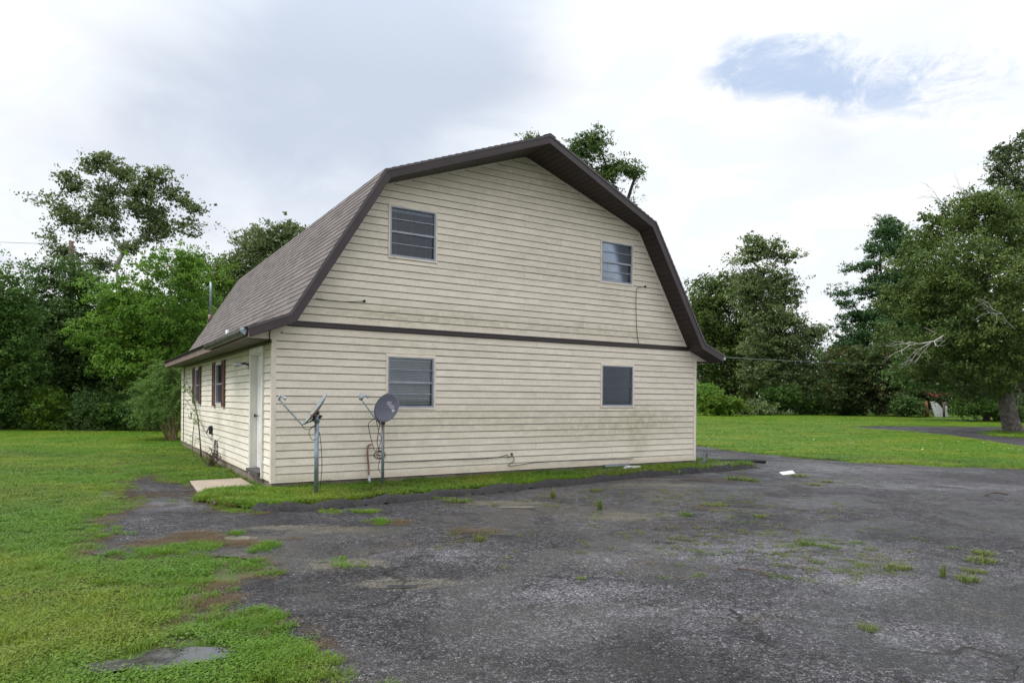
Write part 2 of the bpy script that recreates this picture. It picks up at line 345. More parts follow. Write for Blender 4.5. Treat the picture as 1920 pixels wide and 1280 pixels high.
M_dead = blades('dead grass', (.10, .068, .034), (.20, .145, .075), (.085, .052, .03), .15)
def leafmat(name, A, B, trans=.32, brown=None):
    m, k, b, out = newmat(name)
    t = k.n('Attribute', attribute_name='tint').outputs['Fac']
    pos = k.n('NewGeometry').outputs['Position']
    c = k.mix(t, A, B)
    c = k.mix(k.ramp(k.noise(pos, .45, 3, .6), .35, .7, 0, .5), c, tuple(x*.72 for x in A))
    if brown: c = k.mix(k.ramp(k.noise(pos, .5, 4, .6), .52, .66, 0, .85), c, brown)
    setin(k, b, 'Base Color', c); setin(k, b, 'Roughness', .5); setin(k, b, 'Specular IOR Level', .25)
    tr = k.n('BsdfTranslucent', i={0: c}); mx = k.n('MixShader', i={0: trans, 1: b.outputs[0], 2: tr.outputs[0]})
    k.t.links.new(mx.outputs[0], out.inputs[0])
    return m
L_olive = leafmat('olive leaves', (.11, .160, .062), (.22, .28, .11))
L_bright = leafmat('fresh green leaves', (.11, .23, .030), (.21, .36, .05), .42)
L_mid = leafmat('mid green leaves', (.066, .145, .030), (.145, .25, .05), .36)
L_dark = leafmat('dark green leaves', (.055, .115, .030), (.125, .21, .055))
L_oak = leafmat('oak leaves', (.070, .120, .030), (.165, .23, .055), .3)
L_pine = leafmat('pine needles', (.045, .11, .040), (.095, .19, .06), .2)
L_pineb = leafmat('browning needles', (.05, .085, .026), (.10, .14, .04), .2, brown=(.11, .075, .03))
L_yel = leafmat('yellow green leaves', (.085, .17, .016), (.15, .24, .025), .4)
L_mim = leafmat('feathery mimosa leaves', (.095, .18, .035), (.17, .28, .06), .35)
L_treetop = leafmat('light green treetop leaves', (.075, .135, .040), (.155, .235, .065), .4)  # lighter green leaf colour for the treetop above the roof
L_grey = leafmat('grey green oak leaves', (.085, .13, .055), (.17, .23, .10), .3)
def water():
    m, k, b, out = newmat('puddle water')
    pos = k.n('NewGeometry').outputs['Position']
    n = k.noise(pos, 7, 5, .7)
    setin(k, b, 'Base Color', k.mix(k.ramp(n, .4, .6), (.03, .03, .03), (.06, .055, .05))); setin(k, b, 'Roughness', k.ramp(n, .45, .7, .03, .2))
    setin(k, b, 'IOR', 1.75); setin(k, b, 'Specular IOR Level', .7); bump(k, b, k.noise(pos, 18, 2), .06, .01)
water()
def mud():
    m, k, b, out = newmat('silty film')
    pos = k.n('NewGeometry').outputs['Position']
    n = k.noise(pos, 6, 6, .7)
    setin(k, b, 'Base Color', k.mix(n, (.09, .078, .058), (.16, .145, .11))); setin(k, b, 'Roughness', k.ramp(n, .4, .65, .12, .6))
    bump(k, b, k.noise(pos, 120, 3), .25, .003)
mud()

# ------------------------------------------------------------------ mesh builder
class MB:
    def __init__(s): s.v = []; s.f = []; s.uv = []
    def face(s, pts, uv=None):
        n = len(s.v); s.v += [tuple(p) for p in pts]; s.f.append(tuple(range(n, n+len(pts)))); s.uv.append(uv)
        return s
    def box(s, x0, x1, y0, y1, z0, z1):
        n = len(s.v)
        s.v += [(x0, y0, z0), (x1, y0, z0), (x1, y1, z0), (x0, y1, z0), (x0, y0, z1), (x1, y0, z1), (x1, y1, z1), (x0, y1, z1)]
        for q in ((0, 3, 2, 1), (4, 5, 6, 7), (0, 1, 5, 4), (1, 2, 6, 5), (2, 3, 7, 6), (3, 0, 4, 7)): s.f.append(tuple(n+i for i in q)); s.uv.append(None)
        return s
    def prism(s, poly, d):                   # poly: 3D points, extruded by vector d
        n = len(s.v); k = len(poly); d = np.array(d, float)
        s.v += [tuple(p) for p in poly] + [tuple(np.array(p, float)+d) for p in poly]
        s.f.append(tuple(n+i for i in range(k))[::-1]); s.uv.append(None)
        s.f.append(tuple(n+k+i for i in range(k))); s.uv.append(None)
        for i in range(k):
            j = (i+1) % k; s.f.append((n+i, n+j, n+k+j, n+k+i)); s.uv.append(None)
        return s
    def tube(s, pts, rad, seg=8, cap=True):
        pts = [Vector(p) for p in pts]
        if not hasattr(rad, '__len__'): rad = [rad]*len(pts)
        n = len(s.v); prev = None
        for i, p in enumerate(pts):
            t = (pts[min(i+1, len(pts)-1)] - pts[max(i-1, 0)])
            t = t.normalized() if t.length > 1e-9 else Vector((0, 0, 1))
            if prev is None:
                a = t.orthogonal().normalized()
            else:
                a = prev - t*prev.dot(t); a = a.normalized() if a.length > 1e-6 else t.orthogonal().normalized()
            prev = a; b = t.cross(a)
            for j in range(seg):
                an = 2*math.pi*j/seg; q = p + (a*math.cos(an)+b*math.sin(an))*rad[i]; s.v.append(tuple(q))
        for i in range(len(pts)-1):
            for j in range(seg):
                k2 = (j+1) % seg
                s.f.append((n+i*seg+j, n+i*seg+k2, n+(i+1)*seg+k2, n+(i+1)*seg+j)); s.uv.append(None)
        if cap:
            s.f.append(tuple(n+j for j in range(seg))[::-1]); s.uv.append(None)
            m = n+(len(pts)-1)*seg; s.f.append(tuple(m+j for j in range(seg))); s.uv.append(None)
        return s
    def mesh(s, name, mat, smooth=False):
        me = bpy.data.meshes.new(name); me.from_pydata(s.v, [], s.f)
        if any(u is not None for u in s.uv):
            lay = me.uv_layers.new(name='UVMap'); arr = []
            for f, u in zip(s.f, s.uv): arr += [c for q in (u or [(0, .5)]*len(f)) for c in q]
            lay.data.foreach_set('uv', arr)
        if smooth: me.polygons.foreach_set('use_smooth', [True]*len(me.polygons))
        me.materials.append(MATS[mat] if isinstance(mat, str) else mat); me.update()
        return me
    def build(s, name, mat, parent=None, smooth=False): return link(name, s.mesh(name, mat, smooth), parent)
def spline(P, n=8):
    P = [Vector(p) for p in P]; P = [P[0]*2-P[1]]+P+[P[-1]*2-P[-2]]; out = []
    for i in range(1, len(P)-2):
        for k in range(n):
            t = k/n; a, b, c, d = P[i-1:i+3]
            out.append(.5*((2*b)+(-a+c)*t+(2*a-5*b+4*c-d)*t*t+(-a+3*b-3*c+d)*t**3))
    out.append(P[-2]); return out
def bevel(o, w=.004, seg=1):
    m = o.modifiers.new('bevel', 'BEVEL'); m.width = w; m.segments = seg; m.limit_method = 'ANGLE'; return o

# ------------------------------------------------------------------ ground
lawn = MB()
lawn.face([(-700, -700, 0), (700, -700, 0), (700, 700, 0), (-700, 700, 0)])
tag(lawn.build('lawn', 'lawn soil'), kind='structure')
def smooth_noise_line(pts, step=.09, amp=.12):
    P = []
    for a, b in zip(pts, pts[1:]+pts[:1]):
        a = np.array(a[:2]); b = np.array(b[:2]); L = np.linalg.norm(b-a); n = max(1, int(L/step)) if L < 14 else 2
        for i in range(n): P.append(a+(b-a)*i/n)
    P = np.array(P); rg = np.random.default_rng(3)
    d = np.linalg.norm(P-EYE[:2], axis=1)
    n1 = np.convolve(rg.normal(0, 1, len(P)+8), np.ones(4)/4, 'valid')[:len(P)]; n2 = np.convolve(rg.normal(0, 1, len(P)+8), np.ones(4)/4, 'valid')[:len(P)]
    sel = (d < 30)[:, None]
    return P + np.stack([n1, n2], 1)*amp*sel
left_edge = [(760, 1500), (700, 1400), (640, 1300), (575, 1266), (552, 1215), (500, 1185), (430, 1168), (405, 1140), (450, 1105), (515, 1082), (470, 1066), (400, 1052), (300, 1056), (250, 1060), (185, 1052), (200, 1020), (190, 1000), (225, 975), (258, 955), (238, 935), (228, 918), (292, 901), (303, 915), (360, 922), (372, 928), (392, 950), (412, 966), (470, 970)]
mid_edge = [(700, 949), (1000, 913), (1250, 884), (1420, 871)]
up_edge = [(1306, 829), (1380, 838), (1500, 850), (1600, 856), (1750, 861), (1920, 863), (2150, 866)]
B = [G(*p)[:2] for p in left_edge+mid_edge]
B += [np.array(q, float) for q in ((11.4, .2), (11.6, 1.2), (10.1, 1.4), (9.95, 4), (9.95, 9))]
B += [np.array(q, float) for q in ((13, 12), (15.2, 8.2))] + [G(*p)[:2] for p in up_edge] + [np.array(q, float) for q in ((26, -14), (20, -26), (0, -28), (-4, -18))]
ASPH = smooth_noise_line(B)
def sheet(name, P, z, mat, parent=None):
    P = np.array(P); tri = geometry.tessellate_polygon([[Vector((p[0], p[1], 0)) for p in P]])
    me = bpy.data.meshes.new(name); me.from_pydata([(p[0], p[1], z) for p in P], [], tri); me.materials.append(MATS[mat] if isinstance(mat, str) else mat)
    bm = bmesh.new(); bm.from_mesh(me); bmesh.ops.recalc_face_normals(bm, faces=bm.faces)
    for f in bm.faces:
        if f.normal.z < 0: f.normal_flip()
    bm.to_mesh(me); bm.free()
    return link(name, me, parent)
tag(sheet('parking_pavement', ASPH, .014, M_asph), kind='structure')
drive_px = [(1570, 790), (1640, 792.5), (1760, 801), (1850, 812), (1930, 823), (2300, 868), (2500, 850), (2300, 826), (1930, 804.5), (1870, 801), (1845, 796.5), (1870, 791), (1930, 787.5), (2300, 790), (2300, 783), (1930, 783.5), (1760, 785.5), (1640, 786.5)]
DRIVE = smooth_noise_line([G(*p)[:2] for p in drive_px], .6, .05)
tag(sheet('far_driveway', DRIVE, .014, M_asph), kind='structure')
strip = [(-.67, -1.72), (-.3, -1.75), (2, -1.55), (5, -1.25), (8, -1.05), (10.75, -.92), (11.3, -.1), (10.9, 1.2), (9.84, 1.2), (9.84, .06), (0, .06), (-.05, -.02), (-.12, .3), (-.9, .25), (-1.2, -.6)]
STRIP = smooth_noise_line(strip, .15, .03)
so_ = sheet('grass_strip', STRIP, .05, 'lawn soil'); tag(so_, kind='structure')
def puddle(name, px, rx_, ry_, mat, z=.022, seedv=1, nn=40):
    c = G(*px); rg = np.random.default_rng(seedv); ph = rg.uniform(0, 6.28, 5); P = []
    for i in range(nn):
        a = 2*math.pi*i/nn; r = 1+sum(.16/(k+1)*math.sin((k+2)*a+ph[k])*1.3 for k in range(5))
        dirs = np.array([RT[0]*math.cos(a)*rx_*r+FW[0]*math.sin(a)*ry_*r, RT[1]*math.cos(a)*rx_*r+FW[1]*math.sin(a)*ry_*r])
        P.append(c[:2]+dirs)
    return P, sheet(name, P, z, mat)
PUD = []
for i, (px, a, b, mt, z) in enumerate([((340, 1248), .30, .17, 'puddle water', .020), ((255, 1268), .22, .12, 'puddle water', .032),
      ((455, 949), .26, .13, 'puddle water', .062), ((975, 952), .35, .08, 'puddle water', .018), ((750, 1107), .20, .045, 'puddle water', .018), ((450, 1020), .28, .08, 'puddle water', .018)]):
    P, o = puddle('puddle', px, a, b, mt, z, 10+i); tag(o, kind='structure'); PUD.append(np.array(P))
# low asphalt berm
bm_line = [(-1.0, -1.78), (-.67, -1.72)]+[tuple(G(*p)[:2]) for p in ((560, 964), (700, 950), (850, 932), (1000, 914), (1130, 899), (1250, 885), (1350, 876), (1425, 868))]
bm_line = [(p.x, p.y) for p in spline([(x, y, 0) for x, y in bm_line[1:]], 26)]
v = []; f = []; rg = np.random.default_rng(5); NP = 9; nL = len(bm_line)
for i, (x, y) in enumerate(bm_line):
    t = Vector((bm_line[min(i+1, nL-1)][0]-bm_line[max(i-1, 0)][0], bm_line[min(i+1, nL-1)][1]-bm_line[max(i-1, 0)][1], 0)).normalized(); nrm = Vector((t.y, -t.x, 0))
    e = min(1, i/6, (nL-1-i)/14); hh = (.085+.02*math.sin(i*.35)+rg.normal(0, .007))*e; ww = .17+.03*math.sin(i*.22)+rg.normal(0, .01)
    for j in range(NP):
        s_ = j/(NP-1)*2-1; v.append((x+nrm.x*s_*ww, y+nrm.y*s_*ww, .012+hh*(1-s_*s_)**.7+rg.normal(0, .011)*e))
for i in range(nL-1):
    for j in range(NP-1): a = i*NP+j; f.append((a, a+1, a+NP+1, a+NP))
me = bpy.data.meshes.new('asphalt_berm'); me.from_pydata(v, [], f); me.materials.append(M_berm); me.polygons.foreach_set('use_smooth', [True]*len(f))
tag(link('kerb', me), kind='structure')

# ------------------------------------------------------------------ house
HW, HL = 9.79, 12.35
house = empty('house', (0, 0, 0), 'cream vinyl-sided two-storey house under a brown gambrel roof', 'house')
WP = [(-.42, 2.50), (.27, 2.77), (1.85, 5.35), (4.895, 6.44), (7.94, 5.35), (9.52, 2.77), (10.21, 2.50)]
OVH = [.45, .45, .45, .86, .45, .45, .45]
def offset(P, d):
    out = []; n = len(P)
    def nr(a, b):
        t = Vector((b[0]-a[0], b[1]-a[1])).normalized(); return Vector((-t.y, t.x))
    for i in range(n):
        p = Vector(P[i])
        if i == 0: out.append(tuple(p+nr(P[0], P[1])*d)); continue
        if i == n-1: out.append(tuple(p+nr(P[-2], P[-1])*d)); continue
        n1, n2 = nr(P[i-1], P[i]), nr(P[i], P[i+1]); b = (n1+n2).normalized(); out.append(tuple(p+b*(d/max(.35, b.dot(n1)))))
    return out
OUT = offset(WP, .15)
fb = MB()
fb.box(.02, HW-.02, .02, HL-.02, -.1, .17); fb.build('foundation', M_conc, house)
core = MB(); core.prism([(.03, .035, .16), (HW-.03, .035, .16), (HW-.03, .035, 2.6), (9.50, .035, 2.76), (7.93, .035, 5.33), (4.895, .035, 6.42), (1.86, .035, 5.33), (.29, .035, 2.76), (.03, .035, 2.6)], (0, HL-.07, 0))
# wall core with openings is built as panels so rooms behind the windows stay hollow
def wall_with_holes(name, to3, u0, u1, z0, z1, holes, topf=None):
    us = sorted({u0, u1, *[h[0] for h in holes], *[h[1] for h in holes]}); zs = sorted({z0, z1, *[h[2] for h in holes], *[h[3] for h in holes]})
    b = MB()
    for a, c in zip(us, us[1:]):
        for p, q in zip(zs, zs[1:]):
            if any(h[0] <= a and c <= h[1] and h[2] <= p and q <= h[3] for h in holes): continue
            b.face([to3(a, p), to3(c, p), to3(c, q), to3(a, q)])
    return b
WINF = [(2.02, 2.92, 4.10, 5.0), (2.0, 2.91, 1.39, 2.30), (6.87, 7.75, 4.13, 5.0), (6.91, 7.80, 1.43, 2.31)]
hol = [(a-.01, b-(-.01), c-.01, d+.01) for a, b, c, d in WINF]
b1 = wall_with_holes('x', lambda u, z: (u, .03, z), .03, HW-.03, .16, 2.75, [hol[1], hol[3]])
b1.face([(.29, .03, 2.75), (9.50, .03, 2.75), (9.0, .03, 3.55), (.79, .03, 3.55)])
for q in wall_with_holes('x', lambda u, z: (u, .03, z), 1.45, 8.34, 3.55, 5.3, [hol[0], hol[2]]).f: pass
b2 = wall_with_holes('x', lambda u, z: (u, .03, z), 1.84, 7.95, 3.55, 5.33, [hol[0], hol[2]])
b2.face([(.79, .03, 3.55), (1.84, .03, 3.55), (1.84, .03, 5.33)]); b2.face([(9.0, .03, 3.55), (7.95, .03, 3.55), (7.95, .03, 5.33)])
b2.face([(1.84, .03, 5.33), (7.95, .03, 5.33), (4.895, .03, 6.42)])
b1.v += []; off = len(b1.v); b1.v += b2.v; b1.f += [tuple(i+off for i in q) for q in b2.f]; b1.uv += b2.uv
b1.build('wall_sheathing', M_deck, house)
WINS = [(4.72, 5.62, 1.40, 2.30), (8.35, 9.15, 1.42, 2.30)]
DOOR = (.66, 1.56, .27, 2.33)
wall_with_holes('x', lambda u, z: (.03, u, z), .03, HL-.03, .16, 2.62, WINS+[DOOR]).build('wall_sheathing', M_deck, house)
rb = MB(); rb.face([(HW-.03, .03, .16), (HW-.03, HL-.03, .16), (HW-.03, HL-.03, 2.62), (HW-.03, .03, 2.62)])
rb.face([(.03, HL-.03, .16), (HW-.03, HL-.03, .16), (HW-.03, HL-.03, 2.6), (9.5, HL-.03, 2.77), (7.93, HL-.03, 5.34), (4.895, HL-.03, 6.42), (1.86, HL-.03, 5.34), (.29, HL-.03, 2.77), (.03, HL-.03, 2.6)])
rb.build('wall_sheathing', M_deck, house)

def uedge(z):           # left limit of the wall at height z
    if z <= 2.5: return 0.0
    if z <= 2.77: return 0.0
    if z <= 5.35: return .27+(z-2.77)*(1.58/2.58)
    return 1.85+(z-5.35)*(3.045/1.09)
def board(to3, a0, a1, b0, b1, z0, z1, mat):
    """one course piece: a0..a1 along the wall at z0, b0..b1 at z1; to3(u, out, z)"""
    m = MB(); wob = random.uniform(-.001, .0015); wa_, wb_ = random.uniform(-.003, .0025), random.uniform(-.003, .0025)
    P = [(z0+.010, .004), (z0, .006), (z0, .017+wob), (z0+.012, .018+wob), (z1+.004, .006)]
    vs = [0.0, 0.0, .02, .1, 1.0]
    for i in range(len(P)-1):
        z_a, o_a = P[i]; z_b, o_b = P[i+1]
        def U(z, lo, hi): t = max(0, min(1, (z-z0)/(z1-z0))); return lo+(hi-lo)*t
        ja_ = 1.0 if i < 3 else 0.0; jb_ = 1.0 if i < 3 else 0.0
        e0 = lambda z_: z_+(wa_ if z_ < z0+.015 else 0); e2 = lambda z_: z_+(wb_ if z_ < z0+.015 else 0)
        m.face([to3(U(z_a, a0, b0), o_a, e0(z_a)), to3(U(z_a, a1, b1), o_a, e2(z_a)), to3(U(z_b, a1, b1), o_b, e2(z_b)), to3(U(z_b, a0, b0), o_b, e0(z_b))], [(0, vs[i]), (1, vs[i]), (1, vs[i+1]), (0, vs[i+1])])
    m.build('siding_board', mat, house)
def course(to3, lo0, hi0, lo1, hi1, z0, z1, holes, mat, seams):
    cuts = [(lo0, hi0, lo1, hi1)]
    for h in holes:
        if z1 > h[2]+.02 and z0 < h[3]-.02:
            new = []
            for a0, a1, b0, b1 in cuts:
                if a0 < h[0] and a1 > h[1]: new += [(a0, h[0], b0, h[0]), (h[1], a1, h[1], b1)]
                else: new.append((a0, a1, b0, b1))
            cuts = new
    for h in holes:
        if lo0 < h[0] and hi0 > h[1]:
            if z1 > h[2]+.02 and z0 < h[2]-.006: board(to3, h[0], h[1], h[0], h[1], z0, h[2]-.001, mat)
            if z0 < h[3]-.02 and z1 > h[3]+.006: board(to3, h[0], h[1], h[0], h[1], h[3]-.004, z1, mat)
    for a0, a1, b0, b1 in cuts:
        s_ = random.choice(seams)
        if a0+.6 < s_ < a1-.6 and b0+.6 < s_ < b1-.6:
            board(to3, a0, s_-.001, b0, s_-.001, z0, z1, mat); board(to3, s_+.001, a1, s_+.001, b1, z0, z1, mat)
        else: board(to3, a0, a1, b0, b1, z0, z1, mat)
front = lambda u, o, z: (u, -o+.012, z)
left = lambda u, o, z: (-o+.012, u, z)
fh = [(a-.03, b+.03, c-.03, d+.03) for a, b, c, d in WINF]
N1 = 20; e1 = (2.745-.165)/N1
for i in range(N1):
    z0 = .165+i*e1; z1 = z0+e1; k0 = .055 if z1 < 2.52 else (0.02 if z1 < 2.62 else .16)
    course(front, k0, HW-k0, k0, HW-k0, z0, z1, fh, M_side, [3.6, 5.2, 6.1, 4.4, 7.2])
z = 2.835
while z < 6.38:
    z1 = min(z+.1285, 6.42); a, b_ = uedge(z)+.015, uedge(z1)+.015
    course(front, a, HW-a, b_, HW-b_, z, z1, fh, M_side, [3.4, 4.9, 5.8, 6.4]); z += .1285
sh = [(a-.03, b+.03, c-.03, d+.03) for a, b, c, d in WINS]+[(DOOR[0]-.10, DOOR[1]+.10, 0, DOOR[3]+.1)]
for i in range(18):
    z0 = .165+i*e1; z1 = z0+e1
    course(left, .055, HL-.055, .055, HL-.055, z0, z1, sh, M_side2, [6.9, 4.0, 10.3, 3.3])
rs = MB()
for i in range(18):
    z0 = .165+i*e1; z1 = z0+e1; rs.face([(HW+.005, .05, z0), (HW+.005, HL, z0), (HW-.007, HL, z1), (HW-.007, .05, z1)], [(0, 0), (1, 0), (1, 1), (0, 1)])
    rs.face([(HW-.01, .05, z0), (HW-.01, HL, z0), (HW+.005, HL, z0), (HW+.005, .05, z0)])
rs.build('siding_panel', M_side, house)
# corner posts
for (x, y) in ((0, 0), (HW, 0), (0, HL), (HW, HL)):
    sx = -1 if x == 0 else 1; sy = -1 if y == 0 else 1
    m = MB(); P = [(x+sx*.012, y+sy*.012), (x-sx*.065, y+sy*.012), (x-sx*.065, y-sy*.004), (x-sx*.004, y-sy*.004), (x-sx*.004, y-sy*.065), (x+sx*.012, y-sy*.065)]
    m.prism([(p[0], p[1], .145) for p in P], (0, 0, 2.36)); m.build('corner_post', M_trim, house)
    break_ = None
# starter strip and band
MB().box(.05, HW-.05, -.008, .02, .148, .168).build('starter_strip', M_trim, house)
bd = MB(); bd.box(.30, HW-.30, -.030, .01, 2.748, 2.805); bd.box(.31, HW-.31, -.042, .01, 2.805, 2.826); bd.build('band_trim', M_brown, house)
# rake j-channel
for (p, q) in zip(WP[1:-1], WP[2:-1]):
    t = np.array(q)-np.array(p); L = np.linalg.norm(t); t = t/L; n = np.array([t[1], -t[0]])
    P = [np.array(p)+n*.004, np.array(q)+n*.004, np.array(q)+n*.034, np.array(p)+n*.034]
    MB().prism([(a, -.014, b) for a, b in P], (0, .02, 0)).build('wall_edge_trim', M_trim, house)
# eave return triangles
for s_ in (0, 1):
    P = [(-.40, 2.505), (.0, 2.505), (.0, 2.62), (.20, 2.74)]
    P = [(-.40, 2.506), (.05, 2.506), (.24, 2.752)]
    if s_: P = [(HW-a, b) for a, b in P]
    MB().prism([(a, -.002, b) for a, b in P], (0, .03, 0)).build('eave_return', M_trim, house)
# roof deck
y0 = [-o for o in OVH]; y1 = [HL+.45]*7
for i in range(6):
    m = MB(); a, b_ = WP[i], WP[i+1]; A, Bq = OUT[i], OUT[i+1]
    V = [(a[0], y0[i]+.02, a[1]), (b_[0], y0[i+1]+.02, b_[1]), (Bq[0], y0[i+1]+.02, Bq[1]), (A[0], y0[i]+.02, A[1])]
    V2 = [(a[0], y1[i]-.02, a[1]), (b_[0], y1[i]-.02, b_[1]), (Bq[0], y1[i]-.02, Bq[1]), (A[0], y1[i]-.02, A[1])]
    m.v = V+V2; m.f = [(0, 1, 2, 3), (7, 6, 5, 4), (3, 2, 6, 7), (0, 4, 5, 1)] + ([(0, 3, 7, 4)] if i == 0 else []) + ([(1, 5, 6, 2)] if i == 5 else []); m.uv = [None]*len(m.f)
    m.build('roof_deck', M_deck, house)
    for back in (0, 1):
        dz = .0; P = offset(WP, -.004); Q = offset(WP, .148); R_ = offset(WP, .120)
        def yy(j): return (y0[j]-.004) if not back else (y1[j]-.016)
        V = [(P[i][0], yy(i), P[i][1]), (P[i+1][0], yy(i+1), P[i+1][1]), (R_[i+1][0], yy(i+1), R_[i+1][1]), (R_[i][0], yy(i), R_[i][1])]
        MB().prism(V, (0, .024, 0)).build('fascia_board', M_brown, house)
        V = [(R_[i][0], yy(i)-.012, R_[i][1]), (R_[i+1][0], yy(i+1)-.012, R_[i+1][1]), (Q[i+1][0], yy(i+1)-.012, Q[i+1][1]), (Q[i][0], yy(i)-.012, Q[i][1])]
        MB().prism(V, (0, .036, 0)).build('drip_edge', M_brownL, house)
# rake soffit panels
SP = offset(WP, -.003); SQ = offset(WP, -.010)
for i in range(6):
    a = Vector(WP[i]); b_ = Vector(WP[i+1]); L = (b_-a).length; n = max(1, int(round(L/.125))); t = (b_-a)/L; nm = Vector((t.y, -t.x))
    for k in range(n):
        s0, s1 = k*L/n+.005, (k+1)*L/n-.005
        ya = y0[i]+(y0[i+1]-y0[i])*s0/L+.022; yb = y0[i]+(y0[i+1]-y0[i])*s1/L+.022
        p0 = a+t*s0+nm*.001; p1 = a+t*s1+nm*.001; q0 = a+t*(s0+.01)+nm*.009; q1 = a+t*(s1-.01)+nm*.009
        if i in (0, 5) and (p0.x < -.0 and p1.x < -.0 or p0.x > HW and p1.x > HW) and False: continue
        m = MB(); m.v = [(p0.x, ya, p0.y), (p1.x, yb, p1.y), (p1.x, .0, p1.y), (p0.x, .0, p0.y), (q0.x, ya, q0.y), (q1.x, yb, q1.y), (q1.x, .0, q1.y), (q0.x, .0, q0.y)]
        m.f = [(0, 3, 2, 1), (4, 5, 6, 7), (0, 1, 5, 4), (1, 2, 6, 5), (2, 3, 7, 6), (3, 0, 4, 7)]; m.uv = [None]*6
        m.build('soffit_panel', M_soff, house)
# eave soffits + eave fascia
for s_ in (0, 1):
    fx = lambda x: HW-x if s_ else x
    xs = sorted((fx(-.41), fx(.0)))
    MB().box(xs[0], xs[1], .035, HL+.42, 2.492, 2.502).build('eave_soffit', M_eave, house)
    A = OUT[0]; P = [(fx(-.432), 2.475), (fx(-.432), 2.475+.165), (fx(-.452), 2.475+.165), (fx(-.452), 2.475)]
    y_end = HL+.43
    MB().prism([(a, -.44, b) for a, b in P], (0, y_end+.44, 0)).build('eave_fascia', M_fade if not s_ else M_brown, house)
# shingles
sv = []; sf = []; st = []
def tab(p0, t, nrm, ya, yb, L_, tint):
    lo = .014
    a0 = p0+nrm*lo; a1 = p0+t*L_+nrm*.003; b0 = p0+nrm*.0
    n = len(sv)
    for q in ((a0, ya), (a0, yb), (a1, yb), (a1, ya), (b0, ya), (b0, yb)): sv.append((q[0].x, q[1], q[0].y))
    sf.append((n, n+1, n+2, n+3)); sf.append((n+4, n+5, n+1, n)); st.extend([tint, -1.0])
    m = len(sv)
    for q in ((a0, ya), (a1, ya), (b0, ya)): sv.append((q[0].x, q[1], q[0].y))
    sf.append((m, m+1, m+2)); st.append(tint*.6)
for i in range(6):
    down_first = i < 3
    a, b_ = (Vector(OUT[i]), Vector(OUT[i+1])) if down_first else (Vector(OUT[i+1]), Vector(OUT[i]))
    ja, jb = (i, i+1) if down_first else (i+1, i)
    L = (b_-a).length; t = (b_-a)/L; nm = Vector((-t.y, t.x)) if down_first else Vector((t.y, -t.x)); nm = nm if nm.y > 0 else -nm
    n = int(round(L/.135)); ex = L/n
    for k in range(n):
        s0 = k*ex-(.03 if (k == 0 and i in (0, 5)) else 0); fr = s0/L; ys = y0[ja]+(y0[jb]-y0[ja])*max(0, fr)-.018; y = ys; offs = (k % 2)*.15+random.uniform(0, .05); first = True
        while y < HL+.46:
            wd = (.305-offs if first else .305); first = False; ye = min(y+wd, HL+.47)
            if ye-y > .02: tab(a+t*(s0+random.uniform(-.004, .004)), t, nm, y+.004, ye-.004, ex+.03, random.random())
            y += wd
me = bpy.data.meshes.new('shingles'); me.from_pydata(sv, [], sf); at_ = me.attributes.new('tint', 'FLOAT', 'FACE'); at_.data.foreach_set('value', st)
me.materials.append(MATS['asphalt shingles']); o = link('shingles', me, house); o['kind'] = 'stuff'
capm = MB()
A = OUT[3]
yv = -.87
while yv < HL+.4:
    capm.face([(A[0]-.14, yv, A[1]-.030), (A[0], yv, A[1]+.026), (A[0], yv+.16, A[1]+.018), (A[0]-.14, yv+.16, A[1]-.038)]); capm.face([(A[0], yv, A[1]+.026), (A[0]+.14, yv, A[1]-.030), (A[0]+.14, yv+.16, A[1]-.038), (A[0], yv+.16, A[1]+.018)]); yv += .14
o = capm.build('ridge_cap', 'asphalt shingles', house)
# gutter remnant on the left eave
gm_ = MB(); prof = [(-.455, 2.63), (-.455, 2.53), (-.48, 2.515), (-.55, 2.515), (-.575, 2.56), (-.575, 2.625)]
for (pa, pb) in zip(prof, prof[1:]):
    gm_.face([(pa[0], -.36, pa[1]), (pb[0], -.36, pb[1]), (pb[0]-.02, 3.35, pb[1]-.035), (pa[0]-.005, 3.35, pa[1]-.02)])
gt = gm_.build('gutter', simple('dull gutter metal', (.075, .068, .06), .5, .2, var=.4, vs=4), house); sm = gt.modifiers.new('thick', 'SOLIDIFY'); sm.thickness = .004
ec = MB(); ec.prism([(-.45, -.38, 2.63), (-.46, -.37, 2.54), (-.50, -.40, 2.515), (-.56, -.37, 2.535), (-.585, -.39, 2.59), (-.54, -.37, 2.62)], (.02, .07, .01)); ec.build('end_cap', M_galv, gt)
ec = MB(); ec.box(10.25, 10.33, -.44, -.34, 2.53, 2.60); bevel(ec.build('gutter_end', M_wp, house), .01)
MB().tube([(-.10, 3.6, 2.70), (-.10, 3.6, 2.94)], .033, 10).build('vent_stub', M_wp, house, True)
mp = MB().tube([(.86, 12.68, 4.0), (.87, 12.68, 5.0), (.87, 12.68, 5.3)], .035, 8).build('vent_pipe', M_galv, house, True)
MB().tube([(.86, 12.68, 4.02), (.86, 12.68, 4.24)], .06, 8).build('pipe_boot', M_fade, house, True)

